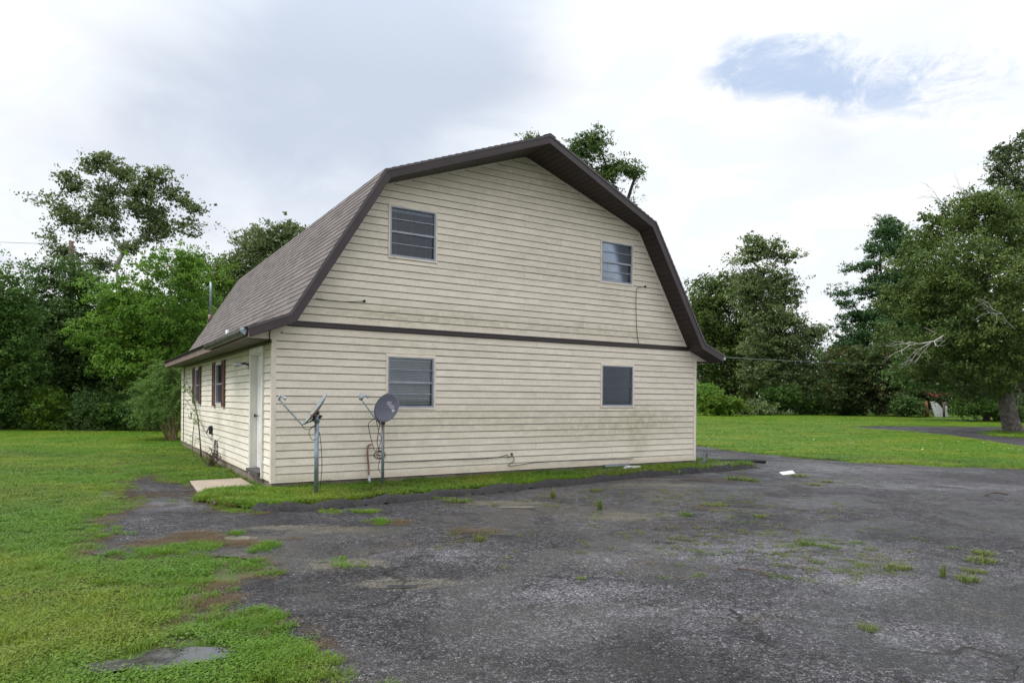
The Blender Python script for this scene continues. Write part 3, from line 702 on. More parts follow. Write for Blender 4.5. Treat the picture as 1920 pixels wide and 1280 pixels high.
# ------------------------------------------------------------------ windows
def win(name_label, w_, h_, z0, place, style):
    root = bpy.data.objects.new('window', None); COL.objects.link(root); root.parent = house
    if name_label: root['label'] = name_label
    root.matrix_local = place
    t = .030
    tr = MB()
    for q in ((-.03, 0, -.03, h_+.03), (w_, w_+.03, -.03, h_+.03)): tr.box(q[0], q[1], -.016, .03, q[2], q[3])
    tr.box(0, w_, -.016, .03, h_, h_+.03); tr.box(-.0, w_, -.016, .03, -.03, 0); tr.build('casing', M_trim, root)
    fr = MB(); fr.box(0, t, -.010, .07, 0, h_); fr.box(w_-t, w_, -.010, .07, 0, h_); fr.box(t, w_-t, -.010, .07, h_-t*.7, h_); fr.box(t, w_-t, -.014, .07, 0, t*1.1)
    fr.build('frame', M_alu, root)
    hm = h_*.5
    MB().box(t, w_-t, .002, .045, hm-.018, hm+.018).build('meeting_rail', M_alu, root)
    if style != 'side':
        for zz_, yo in ((h_*.27, .012), (h_*.755, -.002)): MB().box(t, w_-t, yo, yo+.020, zz_-.007, zz_+.007).build('muntin', M_alu, root)
    MB().box(t, w_-t, .020, .023, hm, h_-t*.7).build('pane', 'window glass', root)
    MB().box(t, w_-t, .036, .039, t, hm).build('pane', 'window glass', root)
    # room recess behind
    rm = MB(); d = .55
    rm.face([(0, .07, 0), (w_, .07, 0), (w_, d, 0), (0, d, 0)]); rm.face([(0, .07, h_), (w_, .07, h_), (w_, d, h_), (0, d, h_)]); rm.face([(0, .07, 0), (0, d, 0), (0, d, h_), (0, .07, h_)]); rm.face([(w_, .07, 0), (w_, d, 0), (w_, d, h_), (w_, .07, h_)]); rm.face([(0, d, 0), (w_, d, 0), (w_, d, h_), (0, d, h_)])
    rm.build('recess', M_inside, root)
    def slats(sp, tilt, dep, y, zlo, mat, droop=0):
        b = MB(); zc = h_-.07
        while zc > zlo:
            c_, s_ = math.cos(tilt)*dep/2, math.sin(tilt)*dep/2; dr = random.uniform(-.001, .001)
            b.face([(t+.01, y-c_, zc-s_+dr), (w_-t-.01, y-c_, zc-s_-dr+droop), (w_-t-.01, y+c_, zc+s_-dr+droop), (t+.01, y+c_, zc+s_+dr)]); zc -= sp
        o = b.build('blind_slats', mat, root); o['kind'] = 'stuff'
        MB().box(t+.005, w_-t-.005, y-.02, y+.02, h_-.075, h_-.03).build('headrail', mat, root)
        for xx in (.15, .5, .82): MB().box(w_*xx-.0015, w_*xx+.0015, y-.018, y-.016, zlo, h_-.07).build('blind_cord', mat, root)
    if style == 'open': slats(.032, math.radians(8), .022, .085, .05, M_blindb, .004)
    elif style == 'closed': slats(.030, math.radians(50), .031, .085, .05, M_blind)
    elif style == 'side': slats(.024, math.radians(50), .024, .085, .05, M_blind)
    elif style == 'curtain':
        b = MB(); n = 36
        for k in range(n):
            xa, xb = t+(w_-2*t)*k/n, t+(w_-2*t)*(k+1)/n; wa, wb = .085+.008*math.sin(k*.9)+.004*math.sin(k*2.3), .085+.008*math.sin((k+1)*.9)+.004*math.sin((k+1)*2.3)
            b.face([(xa, wa, .13), (xb, wb, .13), (xb, wb, h_-.03), (xa, wa, h_-.03)])
        b.build('curtain', M_curt, root, True)
    elif style == 'screened':
        slats(.03, math.radians(58), .03, .10, .05, M_blindb)
        MB().face([(t*.6, -.004, .02), (w_-t*.6, -.004, .02), (w_-t*.6, -.004, h_-.02), (t*.6, -.004, h_-.02)]).build('insect_screen', 'insect screen', root)
    return root
def frontm(u, z): return Matrix.Translation((u, .0, z))
def sidem(v1, z): return Matrix.Translation((0, v1, z)) @ Matrix.Rotation(-math.pi/2, 4, 'Z')
for (a, b_, c, d), st_, lb in zip(WINF, ('open', 'closed', 'curtain', 'screened'), ('upper window with open dark venetian blinds', 'window with closed grey blinds', 'upper window with pale curtain and a gap below', 'window behind a dark insect screen')):
    win(lb, b_-a, d-c, c, frontm(a, c), st_)
for (a, b_, c, d) in WINS:
    win('sash window between red-brown shutters', b_-a, d-c, c, sidem(b_, c), 'side')
    for (p, q) in ((a-.36, a-.04), (b_+.04, b_+.36)):
        s_ = MB(); s_.box(-.045, -.008, p, p+.04, c-.06, d+.06); s_.box(-.045, -.008, q-.04, q, c-.06, d+.06)
        for zz_ in (c-.06, (c+d)/2-.03, d+.01): s_.box(-.045, -.008, p+.04, q-.04, zz_, zz_+.05)
        zc = c+.01
        while zc < d:
            s_.face([(-.040, p+.04, zc), (-.040, q-.04, zc), (-.014, q-.04, zc+.035), (-.014, p+.04, zc+.035)]); zc += .034
        s_.build('shutter', M_shut, house)
# door
dr = bpy.data.objects.new('door', None); COL.objects.link(dr); dr.parent = house; dr['label'] = 'white panelled side door set back in its frame'
a, b_, c, d = DOOR
fr = MB()
fr.box(-.035, .02, a-.10, a, c-.1, d+.1); fr.box(-.035, .02, b_, b_+.10, c-.1, d+.1); fr.box(-.035, .02, a, b_, d, d+.1)
fr.box(.02, .14, a-.0, a+.02, c, d); fr.box(.02, .14, b_-.02, b_, c, d); fr.box(.02, .14, a+.02, b_-.02, d-.02, d); fr.build('door_frame', simple('old white trim paint', (.70, .68, .62), .5, var=.1, vs=3, dirt=(.38, .34, .25)), dr)
lf = MB(); lf.box(.085, .125, a+.022, b_-.022, c+.01, d-.022)
for (p, q, r, s_) in ((.12, .38, .18, .75), (.48, .74, .18, .75), (.12, .38, .95, 1.45), (.48, .74, .95, 1.45), (.12, .38, 1.6, 1.9), (.48, .74, 1.6, 1.9)):
    lf.box(.078, .086, a+p, a+q, c+r, c+s_)
bevel(lf.build('door_leaf', M_white, dr), .004)
kb = MB(); kb.tube([(.085, b_-.09, 1.22), (.05, b_-.09, 1.22)], .012, 8); kb.tube([(.055, b_-.09, 1.22), (.045, b_-.09, 1.22), (.025, b_-.09, 1.22), (.015, b_-.09, 1.22)], [.015, .03, .03, .012], 10); kb.build('door_knob', M_dgrey, dr, True)
MB().box(-.09, .14, a-.02, b_+.02, c-.06, c).build('door_sill', M_sill, dr)
MB().box(.0, .3, a-.02, b_+.02, .1, c-.06).build('threshold_block', M_conc, house)
MB().box(.14, .5, a, b_, c, d).build('dark_hallway', M_inside, dr)
# wall lamp
lp = bpy.data.objects.new('wall_lamp', None); COL.objects.link(lp); lp.parent = house
MB().box(-.03, -.008, 1.72, 1.80, 2.06, 2.22).build('back_plate', M_galv, lp)
MB().tube([(-.02, 1.76, 2.15), (-.08, 1.78, 2.17), (-.14, 1.85, 2.17)], .02, 8).build('lamp_arm', M_dgrey, lp, True)
MB().tube([(-.12, 1.83, 2.17), (-.15, 1.87, 2.165), (-.19, 1.93, 2.155), (-.22, 1.98, 2.15), (-.235, 2.0, 2.15)], [.02, .035, .045, .04, .02], 10).build('lamp_glass', M_lamp, lp, True)
# dryer vent, plugs, cables
vn = MB(); vn.box(-.06, -.006, 6.05, 6.25, .66, .86); vn.prism([(-.06, 6.06, .84), (-.06, 6.24, .84), (-.13, 6.24, .68), (-.13, 6.06, .68)], (.0, 0, .02)); vn.build('dryer_vent', M_black, house)
MB().box(-.02, -.006, 9.9, 10.0, .95, 1.1).build('outlet_box', M_dgrey, house)
def cable(name, P, r, mat, parent=None, n=8): return MB().tube(spline(P, n), r, 6).build(name, mat, parent, True)
cable('cable', [(.70, -.028, 3.225), (1.0, -.030, 3.205), (1.25, -.034, 3.213), (1.53, -.028, 3.245)], .006, M_black, house)
cable('cable', [(8.12, -.03, 4.12), (8.0, -.034, 4.10), (7.88, -.03, 4.06), (7.85, -.03, 3.9), (7.86, -.03, 3.4), (7.90, -.028, 3.0), (7.94, -.03, 2.83)], .006, M_black, house)
for (x, z_) in ((1.55, 3.253), (8.13, 4.13), (4.62, .47)): MB().tube([(x, .0, z_), (x, -.035, z_)], .022, 8).build('cable_grommet', M_black, house, True)
cable('cable', [(3.19, -.026, .413), (3.8, -.03, .40), (4.3, -.03, .42), (4.50, -.034, .46), (4.52, -.05, .40), (4.62, -.04, .44), (4.66, -.04, .34), (4.55, -.04, .24), (5.2, -.03, .28), (6.0, -.028, .285), (7.2, -.03, .268), (7.8, -.028, .262)], .007, M_black, house)
cable('cable', [(1.95, -.028, .42), (2.6, -.03, .405), (3.2, -.026, .413)], .006, M_black, house)
cable('cable', [(.02, -.05, 2.70), (-.03, -.035, 2.66), (-.045, -.02, 2.58), (-.04, .02, 2.47), (-.03, .12, 2.45), (-.03, 2.5, 2.44), (-.03, 6, 2.43), (-.03, 11, 2.44)], .010, M_black, house)
cable('cable', [(-.04, 11.2, 2.44), (-.045, 11.3, 2.3), (-.05, 11.35, 1.2), (-.05, 11.4, .2)], .012, M_black, house)
cable('cable', [(-.03, 11.3, 1.5), (-.04, 9, 1.15), (-.05, 7.8, .9), (-.05, 6.5, .62), (-.06, 5.4, .52), (-.05, 4.6, .66)], .006, M_black, house)
# crawl space panel
MB().box(7.0, 7.7, -.04, -.012, .06, .165).build('crawl_space_panel', M_alu, house)

# ------------------------------------------------------------------ ground items
sl_ = MB(); sl_.prism([(-1.05, .30, .0), (-.12, .50, .0), (-.10, 1.95, .0), (-.98, 1.92, .0)], (0, 0, .045))
tag(bevel(sl_.build('doorstep_slab', M_slab), .01), 'pale concrete doorstep slab laid in the grass before the white side door', 'slab')
def plank(name, label, cat, P, hz, mat, z=.02):
    m = MB(); m.prism([(p[0], p[1], z) for p in P], (0, 0, hz)); return tag(m.build(name, mat), label, cat)
pc = [G(*p)[:2] for p in ((1325, 868), (1352, 862), (1384, 866), (1362, 874))]
plank('board', 'broken white board lying at the tip of the grass strip', 'board', pc, .02, M_wp, .06)
pc = [G(*p)[:2] for p in ((1463, 879), (1488, 877), (1494, 880), (1470, 883))]
m = MB(); c4 = [(*pc[0], .03), (*pc[1], .055), (*pc[2], .02), (*pc[3], .018)]; m.prism(c4, (0, 0, .006))
tag(m.build('paper_scrap', M_wp), 'flat white scrap of board lying on the asphalt beside a grass tuft', 'scrap')
m = MB(); m.prism([(6.55, -.40, .06), (7.25, -.34, .06), (7.3, -.22, .08), (6.6, -.20, .08)], (0, 0, .015)); tag(m.build('plastic_sheet', M_alu), 'grey flat panel lying in the grass below the right-hand windows', 'panel')
m = MB(); m.prism([(7.2, -.42, .085), (7.72, -.40, .085), (7.78, -.28, .11), (7.45, -.22, .12), (7.25, -.30, .10)], (0, 0, .012)); tag(m.build('plastic_sheet', M_wp), 'crumpled pale plastic scrap in the grass beside the grey panel', 'scrap')
# black corrugated drain pipes at the corner
def corr(P, r):
    pts = spline(P, 24); rr = [r*(1+.10*(k % 2)) for k in range(len(pts))]; return MB().tube(pts, rr, 10)
tag(corr([(9.45, -.38, .08), (9.8, -.25, .09), (10.2, .05, .10), (10.7, .55, .11), (11.2, .95, .17)], .05).build('drain_pipe', M_black, None, True), 'black corrugated drain pipe rising past the right house corner', 'pipe')
tag(corr([(10.5, .1, .09), (10.9, -.1, .10), (11.4, -.2, .09), (11.9, -.35, .06)], .045).build('drain_pipe', M_black, None, True), 'shorter black drain pipe lying above the broken white board', 'pipe')
p1, p2 = G(1388, 1057, .03), G(1453, 1072, .03); mid = (p1+p2)/2
tag(MB().tube(spline([p1, mid+np.array([.02, .02, .01]), p2], 6), [.004]+[.008]*11+[.004] if False else .007, 6).build('stick', M_bstem), 'thin dark stick lying alone on the asphalt', 'stick')
p1, p2 = G(1850, 912, .03), G(1892, 909, .03)
tag(MB().tube(spline([p1, (p1+p2)/2+np.array([.03, .05, .02]), p2], 6), .012, 6).build('stick', M_bstem), 'small curved twig lying on the asphalt at the far right', 'stick')
p1, p2 = G(393, 935, .05), G(408, 955, .05)
tag(MB().tube([p1, (p1+p2)/2, p2], .022, 6).build('stick', M_bstem), 'short weathered stick beside the doorstep slab', 'stick')

# ------------------------------------------------------------------ satellite dishes
def dish(center, nrm, upv, rx_, ry_, mat, parent, depth=.07):
    n = Vector(nrm).normalized(); u_ = (Vector(upv)-n*Vector(upv).dot(n)).normalized(); r_ = u_.cross(n)
    m = Matrix((r_, u_, n)).transposed().to_4x4(); m.translation = Vector(center)
    b = MB(); R_, Sg = 7, 40
    for layer in (0, 1):
        for i in range(R_+1):
            rr = i/R_
            for j in range(Sg):
                a = 2*math.pi*j/Sg; b.v.append((rr*rx_*math.cos(a), rr*ry_*math.sin(a), depth*rr*rr-depth-(.008 if layer else 0)+(.004 if i == R_ else 0)))
    for layer in (0, 1):
        o_ = layer*(R_+1)*Sg
        for i in range(R_):
            for j in range(Sg):
                k2 = (j+1) % Sg; q = (o_+i*Sg+j, o_+(i+1)*Sg+j, o_+(i+1)*Sg+k2, o_+i*Sg+k2)
                b.f.append(q if not layer else q[::-1]); b.uv.append(None)
    for j in range(Sg):
        k2 = (j+1) % Sg; b.f.append((R_*Sg+j, (R_+1)*Sg+R_*Sg+j, (R_+1)*Sg+R_*Sg+k2, R_*Sg+k2)); b.uv.append(None)
    o = b.build('reflector', mat, parent, True); o.matrix_local = m
    return o, m
# world direction from camera-style components (right, forward, up)
def D(r, f_, u_): v3 = RT*r+FW*f_; return Vector((v3[0], v3[1], u_))
d1 = empty('satellite_dish', (.458, -.982, .05), 'light grey satellite dish with rust stain seen edge-on, on the thicker post', 'satellite dish')
d1i = Matrix.Translation((-.458, .982, -.05))
px_ = lambda x, y, dep: Vector(at(x, y, dep))
dd = 10.55
def loc(o_base, p): return tuple(Vector(p)-Vector(o_base))
B1 = Vector((.458, -.982, .05)); topz = 1.27
MB().tube([(0, 0, -.1), (0, 0, topz-.05)], .034, 14).build('post', M_galv, d1, True)
MB().tube([(0, 0, topz-.15), (0, 0, topz-.03)], .045, 12).build('clamp_collar', M_galv, d1, True)
dep1 = float((B1[0]-EYE[0])*FW[0]+(B1[1]-EYE[1])*FW[1])
cA = px_(592, 771, dep1)-B1
dish1, m1 = dish(cA, D(-.74, -.30, .56), D(.6, .1, .8), .235, .295, 'rusting dish metal', d1, .05)
bk = px_(596, 789, dep1)-B1
b = MB(); b.tube([cA+D(.03, .01, -.05), bk+Vector((0, 0, .03))], .03, 8); b.tube([bk+D(-.07, 0, .01), bk+D(.05, 0, .01)], .028, 8); b.tube([bk+D(-.1, -.02, .03), bk+D(.02, -.03, .10)], .014, 6); b.tube([bk+D(-.06, -.05, -.03), bk+D(-.06, .05, -.03)], .018, 8); b.tube([bk+D(.05, -.04, .02), bk+D(.05, .04, .02)], .02, 6)
b.build('mount_bracket', M_dgrey, d1)
aA = px_(567, 803, dep1-.02)-B1; aB = px_(524, 757, dep1-.14)-B1
MB().tube([bk+D(-.03, 0, -.03), aA, aA+(aB-aA)*.5, aB], .013, 8).build('feed_arm', M_galv, d1, True)
b = MB(); b.tube([aB+D(-.01, 0, -.01), aB+D(.005, 0, .06), aB+D(.02, 0, .075)], .018, 8); b.tube([aB+D(.005, 0, .055), aB+D(.05, .02, .04), aB+D(.075, .02, .025)], [.014, .018, .022], 10); b.tube([aB+D(.06, .02, .035), aB+D(.095, .03, .012)], [.026, .028], 10); b.build('feed_horn', M_lnb, d1, True)
cable('cable', [aA, aA+D(.04, 0, -.06), aA+D(.12, 0, -.065), bk+D(-.03, -.03, -.12), bk+D(-.09, -.03, -.16), bk+D(-.12, -.03, -.24), bk+D(-.07, -.03, -.34), bk+D(0, -.035, -.33)], .005, M_black, d1)
cable('cable', [bk+D(.03, 0, -.22), bk+D(.055, 0, -.4), bk+D(.075, 0, -.7), bk+D(.06, 0, -1.0), bk+D(.035, 0, -1.24)], .005, M_black, d1)
# second dish
B2 = Vector((1.76, -.42, .05))
d2 = empty('satellite_dish', tuple(B2), 'slate grey satellite dish with white lettering facing the camera, on the thinner post', 'satellite dish')
dep2 = float((B2[0]-EYE[0])*FW[0]+(B2[1]-EYE[1])*FW[1])
MB().tube([(0, 0, -.1), (0, 0, 1.17)], .026, 12).build('post', M_galv, d2, True)
cB = px_(725, 768, dep2-.10)-B2
n2 = D(-.36, -.92, .30).normalized()
dish2, m2 = dish(cB, n2, D(.45, 0, .9), .232, .262, M_dish, d2, .045)
b = MB(); b.tube([cB+D(.03, .08, -.02), Vector((0, 0, 1.12))], .03, 8); b.tube([Vector((0, 0, 1.05)), Vector((0, 0, 1.18))], .036, 10); b.build('mount_bracket', M_dgrey, d2)
aA = px_(706, 791, dep2-.10)-B2; aB = px_(680, 757, dep2-.34)-B2
MB().tube([Vector((0, -.02, 1.02)), aA, aB], .012, 8).build('feed_arm', M_galv, d2, True)
b = MB(); q = aB+D(0, 0, .05)
for pa, pb, r0, r1 in ((D(-.035, .02, -.02), D(-.005, -.02, .05), .035, .03), (D(-.02, 0, .03), D(.05, .02, .045), .022, .022), (D(.05, .02, .045), D(.085, .05, .03), .026, .032)):
    b.tube([q+pa, q+pb], [r0, r1], 10)
b.prism([q+D(-.06, .0, .0), q+D(-.05, 0, .10), q+D(-.02, 0, .075), q+D(-.015, 0, -.01)], tuple(D(0, .05, 0))); b.build('feed_horn', M_lnb, d2, True)
# lettering on the reflector
def lettering(txt, size, parent_o, x, y, rot, mat, zoff):
    cu = bpy.data.curves.new('lettering', 'FONT'); cu.body = txt; cu.size = size; cu.extrude = 0.0; cu.align_x = 'CENTER'; cu.align_y = 'CENTER'; cu.resolution_u = 3; cu.space_character = 1.0
    tmp = bpy.data.objects.new('tmp', cu); COL.objects.link(tmp); bpy.context.view_layer.update()
    dg = bpy.context.evaluated_depsgraph_get(); me = bpy.data.meshes.new_from_object(tmp.evaluated_get(dg)); bpy.data.objects.remove(tmp)
    me.materials.clear(); me.materials.append(mat)
    c_, s_ = math.cos(rot), math.sin(rot)
    for v_ in me.vertices:
        X, Y = v_.co.x*c_-v_.co.y*s_+x, v_.co.x*s_+v_.co.y*c_+y
        rr = (X/.232)**2+(Y/.262)**2; v_.co = (X, Y, .045*rr-.045+zoff)
    o = link('lettering', me, parent_o); return o
lettering('dish', .125, dish2, .03, .07, math.radians(-18), M_letter, .004)
ic = MB()
for (x, y, r) in ((.135, .018, .020), (.118, .000, .012), (.155, .024, .012), (.145, -.006, .012)):
    P = []
    for k in range(12): X, Y = x+r*math.cos(k*.5236), y+r*math.sin(k*.5236)*.8; P.append((X, Y, .045*((X/.232)**2+(Y/.262)**2)-.045+.005+x*.01))
    ic.face(P)
ic.build('logo_mark', M_letter, dish2)
cable('cable', [aA, aA+D(-.06, .05, .0), aA+D(-.15, .1, -.08), aA+D(-.13, .18, -.3), aA+D(-.07, .22, -.55)], .006, M_black, d2)
cable('cable', [aA+D(.02, 0, 0), aA+D(.05, .05, -.1), aA+D(.02, .1, -.22), aA+D(.07, .12, -.32), aA+D(.0, .2, -.55)], .006, M_pink, d2)
cable('cable', [aA+D(.0, 0, 0), aA+D(.03, .05, -.2), aA+D(.0, .1, -.4), aA+D(.04, .2, -.58)], .006, M_dgrey, d2)
cable('cable', [aA+D(.03, .02, -.0), aA+D(.11, .03, -.15), aA+D(.125, .05, -.45), aA+D(.08, .15, -.62)], .007, M_pink, d2)
rg = np.random.default_rng(2)
cc = aA+D(.03, .22, -.58)
for k, mt in enumerate((M_pink, M_dgrey, M_black, M_pink, M_black)):
    P = []; r1_, r2_ = .06+.03*rg.random(), .045+.03*rg.random(); ox, oz = rg.uniform(-.05, .06), rg.uniform(-.05, .05)
    for a in np.linspace(0, 2*math.pi*1.6, 15): P.append(cc+D(ox+r1_*math.cos(a+k), .02*math.sin(a*2), oz+r2_*math.sin(a+k)))
    cable('cable', P, .006, mt, d2, 4)
cable('cable', [cc+D(.03, 0, -.05), cc+D(-.03, .0, -.22), cc+D(.0, .0, -.33), cc+D(.08, 0, -.38)], .005, M_black, d2)
MB().tube([Vector((0, 0, -.0)), Vector((.0, 0, .018))], [.13, .09], 9).build('footing', M_slab, d2)
# conduit with cables up the wall
cable('cable', [(1.70, -.03, .74), (1.64, -.035, .72), (1.625, -.035, .60), (1.65, -.03, .35), (1.655, -.03, .16)], .017, M_pink, house)
MB().tube([(1.655, -.03, .20), (1.665, -.035, .05), (1.68, -.05, .02)], .024, 8).build('cable_conduit', M_wp, house, True)

# ------------------------------------------------------------------ trees
def mesh_np(name, verts, nv, tint, mat):
    """verts (N*nv,3): N separate faces of nv corners"""
    N = len(verts)//nv; me = bpy.data.meshes.new(name)
    me.vertices.add(len(verts)); me.vertices.foreach_set('co', verts.astype(np.float32).ravel())
    me.loops.add(len(verts)); me.loops.foreach_set('vertex_index', np.arange(len(verts), dtype=np.int32))
    me.polygons.add(N); me.polygons.foreach_set('loop_start', np.arange(0, len(verts), nv, dtype=np.int32)); me.polygons.foreach_set('loop_total', np.full(N, nv, dtype=np.int32))
    a = me.attributes.new('tint', 'FLOAT', 'FACE'); a.data.foreach_set('value', tint.astype(np.float32))
    me.materials.append(mat); me.update(calc_edges=True)
    return me
def leaf_quads(C, size, rg, up=.35, aspect=.55):
    n = len(C); nrm = rg.normal(0, 1, (n, 3)); nrm[:, 2] += up*2; nrm /= np.linalg.norm(nrm, axis=1)[:, None]
    t = rg.normal(0, 1, (n, 3)); t -= nrm*(t*nrm).sum(1)[:, None]; t /= np.linalg.norm(t, axis=1)[:, None]; b = np.cross(nrm, t)
    s = size*rg.uniform(.6, 1.3, (n, 1))
    q = np.stack([C+t*s, C+b*s*aspect-nrm*s*.08, C-t*s*.9, C-b*s*aspect-nrm*s*.08], 1)
    return q.reshape(-1, 3)
LEAFTOT = [0]
def tree(name, label, dep, base_px, lobes, leafmat_, nclump, per, size, csig=.45, bark=M_barkd, trunk_r=.2, group=None, seedv=0, thick=.8, branches=True, flat=.6, category='tree', basez=0.0, shell=.45, trunk_top=None, twig=1.0, lean=0.0, nolimb=False):
    rg = np.random.default_rng(seedv+100); per = int(per*1.7); size *= .68; csig *= .82; nclump = int(nclump*1.35)
    horizon_base = at(base_px, 749, dep); base = np.array([horizon_base[0], horizon_base[1], basez])
    root = empty(name, tuple(base), label, category, group)
    C = []; R_ = []; Wt = []
    for lb in lobes:
        px, py, a, b_ = lb[:4]; dz = lb[4] if len(lb) > 4 else 0
        C.append(at(px, py, dep+dz)); R_.append((a*dep/F, a*dep/F*thick, b_*dep/F)); Wt.append((a*b_)**1.0)
    C = np.array(C); R_ = np.array(R_); Wt = np.array(Wt)/sum(Wt)
    li = rg.choice(len(lobes), nclump, p=Wt)
    d = rg.normal(0, 1, (nclump, 3)); d /= np.linalg.norm(d, axis=1)[:, None]; rad = shell+(1-shell)*rg.random((nclump, 1))**.6
    rad *= rg.uniform(.8, 1.12, (nclump, 1))
    off_ = d*rad*R_[li]
    # lateral axis along RT, depth axis along FW
    Cl = C[li]+np.stack([off_[:, 0]*RT[0]+off_[:, 1]*FW[0], off_[:, 0]*RT[1]+off_[:, 1]*FW[1], off_[:, 2]], 1)
    Cl[:, 2] = np.maximum(Cl[:, 2], .15)
    csz = csig*rg.uniform(.45, 1.6, nclump)
    ci = np.repeat(np.arange(nclump), per)
    NS = 9; sub = Cl[:, None, :]+rg.normal(0, 1, (nclump, NS, 3))*np.stack([csz, csz, csz*flat], 1)[:, None, :]*1.05
    si = rg.integers(0, NS, len(ci)); sw = csz[ci]*rg.uniform(.18, .5, (nclump, NS))[ci, si]
    P = sub[ci, si]+rg.normal(0, 1, (len(ci), 3))*np.stack([sw, sw, sw*.7], 1)
    P[:, 2] = np.maximum(P[:, 2], .05)
    tint = np.clip(.5+rg.normal(0, .22, nclump)[ci]+rg.normal(0, .2, len(ci)), 0, 1)
    q = leaf_quads(P-base, size, rg); LEAFTOT[0] += len(P)
    link('crown', mesh_np('crown', q, 4, tint, leafmat_), root)
    if branches:
        b = MB(); top = C[np.argmax(C[:, 2])]; mean = C.mean(0)
        th = trunk_top if trunk_top else .62*(top[2]-basez)
        tp = np.array([base[0]*.35+mean[0]*.65, base[1]*.35+mean[1]*.65, basez+th])
        k1 = base+(tp-base)*.33+np.append(rg.normal(0, .12, 2), 0); k2 = base+(tp-base)*.66+np.append(rg.normal(0, .2, 2), 0)
        line = [np.array(v_) for v_ in spline([base-np.array([0, 0, .2])-base, k1-base, k2-base, tp-base], 6)]
        n_ = len(line); rr = [trunk_r*(1.35 if i == 0 else 1)*(1-.72*i/(n_-1)) for i in range(n_)]
        b.tube(line, rr, 9); tr = b.build('trunk', bark, root, True)
        L_ = MB(); starts = {}
        if not nolimb:      # limbs grow outwards: every lobe hangs on the nearest wood already there
            nodes = [(Vector(line[j]), -1, j) for j in range(n_//3, n_)]; left_ = set(range(len(C))); par = {}; cnt = {}
            while left_:
                best = None
                for i in left_:
                    c = Vector(C[i]-base)
                    for q, (pn, own, j) in enumerate(nodes):
                        dd_ = (c-pn).length+(1.2 if pn.z > c.z+.2 else 0)*abs(pn.z-c.z)
                        if best is None or dd_ < best[0]: best = (dd_, i, q)
                _, i, q = best; pn, own, j = nodes[q]; left_.discard(i); par[i] = own; c = Vector(C[i]-base)
                mid_ = pn+(c-pn)*.5+Vector((rg.normal(0, .10), rg.normal(0, .10), -.05))*(c-pn).length
                starts[i] = spline([pn, mid_, c], 5); nodes.append((c, i, 0)); nodes.append((starts[i][len(starts[i])//2], i, 0))
                o_ = i
                while o_ != -1: cnt[o_] = cnt.get(o_, 0)+1; o_ = par[o_]
            for i, pts in starts.items():
                r1 = trunk_r*.62*math.sqrt(cnt[i]/len(C)); r1 = max(r1, .03); r0 = r1*1.15; L_.tube(pts, [r0+(r1*.8-r0)*k_/(len(pts)-1) for k_ in range(len(pts))], 6, False); starts[i] = (pts, r1)
        m_ = min(nclump, int(110*twig))
        for k_ in rg.choice(nclump, m_, replace=False):
            i = li[k_]
            if i not in starts: continue
            pts, r0 = starts[i]; s0 = pts[rg.integers(len(pts)//2, len(pts))]; e = Vector(Cl[k_]-base); mid_ = s0+(e-s0)*.5+Vector(rg.normal(0, .1, 3))
            rw = max(.012, min(.035, r0*.3)); L_.tube([s0, mid_, e], [rw, rw*.7, rw*.35], 4, False)
        if L_.v: L_.build('branches', bark, root, True)
    return root

# --- left group
tree('gum_tree', 'tall sparse tree with airy olive crown rising over the left thicket', 42, 222, [(187, 311, 24, 15), (162, 324, 16, 13), (225, 338, 22, 15), (117, 349, 20, 15), (140, 366, 20, 15), (92, 396, 22, 14), (117, 418, 24, 16), (155, 438, 28, 20), (187, 400, 28, 20), (197, 370, 20, 14), (262, 372, 26, 22), (290, 342, 26, 17), (244, 402, 26, 18), (283, 412, 30, 22), (302, 440, 26, 16), (356, 400, 20, 16), (345, 436, 14, 20), (320, 377, 16, 18), (84, 457, 16, 10), (262, 457, 24, 16), (234, 478, 20, 14), (187, 510, 22, 16), (205, 440, 18, 12), (120, 490, 20, 12)], L_olive, 260, 50, .13, .34, bark=M_pale, trunk_r=.22, seedv=1, trunk_top=9.5, shell=.15, twig=1.6)
tree('chinaberry_tree', 'bright fresh-green tree in the middle of the left thicket', 31, 290, [(310, 510, 60, 38), (360, 545, 40, 42), (245, 560, 50, 40), (300, 600, 85, 50), (210, 640, 65, 48), (350, 640, 60, 55), (270, 700, 90, 55), (350, 700, 45, 50), (200, 570, 32, 26)], L_bright, 260, 95, .10, .32, trunk_r=.12, seedv=2, shell=.5, bark=M_stem)
tree('thicket_tree', 'dark green tree mass around the utility pole', 34, 120, [(80, 545, 30, 34), (125, 535, 32, 32), (160, 560, 28, 36), (130, 620, 55, 50), (70, 620, 50, 50), (100, 690, 70, 60), (160, 670, 40, 60), (60, 740, 60, 50), (150, 750, 60, 50), (200, 610, 18, 40)], L_dark, 330, 100, .105, .36, trunk_r=.16, seedv=3, shell=.55)
tree('thicket_tree', 'mid-green tree cut by the left edge of the view', 30, 5, [(-20, 560, 55, 50), (30, 600, 40, 45), (-10, 660, 55, 50), (30, 700, 45, 45), (-60, 620, 60, 80), (10, 750, 50, 45)], L_mid, 220, 90, .105, .36, trunk_r=.14, seedv=4)
tree('thicket_tree', 'shaded green tree filling the gap between bright tree and house', 35, 380, [(380, 640, 50, 60), (400, 700, 40, 70), (330, 740, 60, 60), (300, 650, 80, 90), (230, 700, 70, 70), (370, 580, 35, 40), (240, 620, 50, 50)], L_mid, 300, 85, .11, .38, trunk_r=.14, seedv=5)
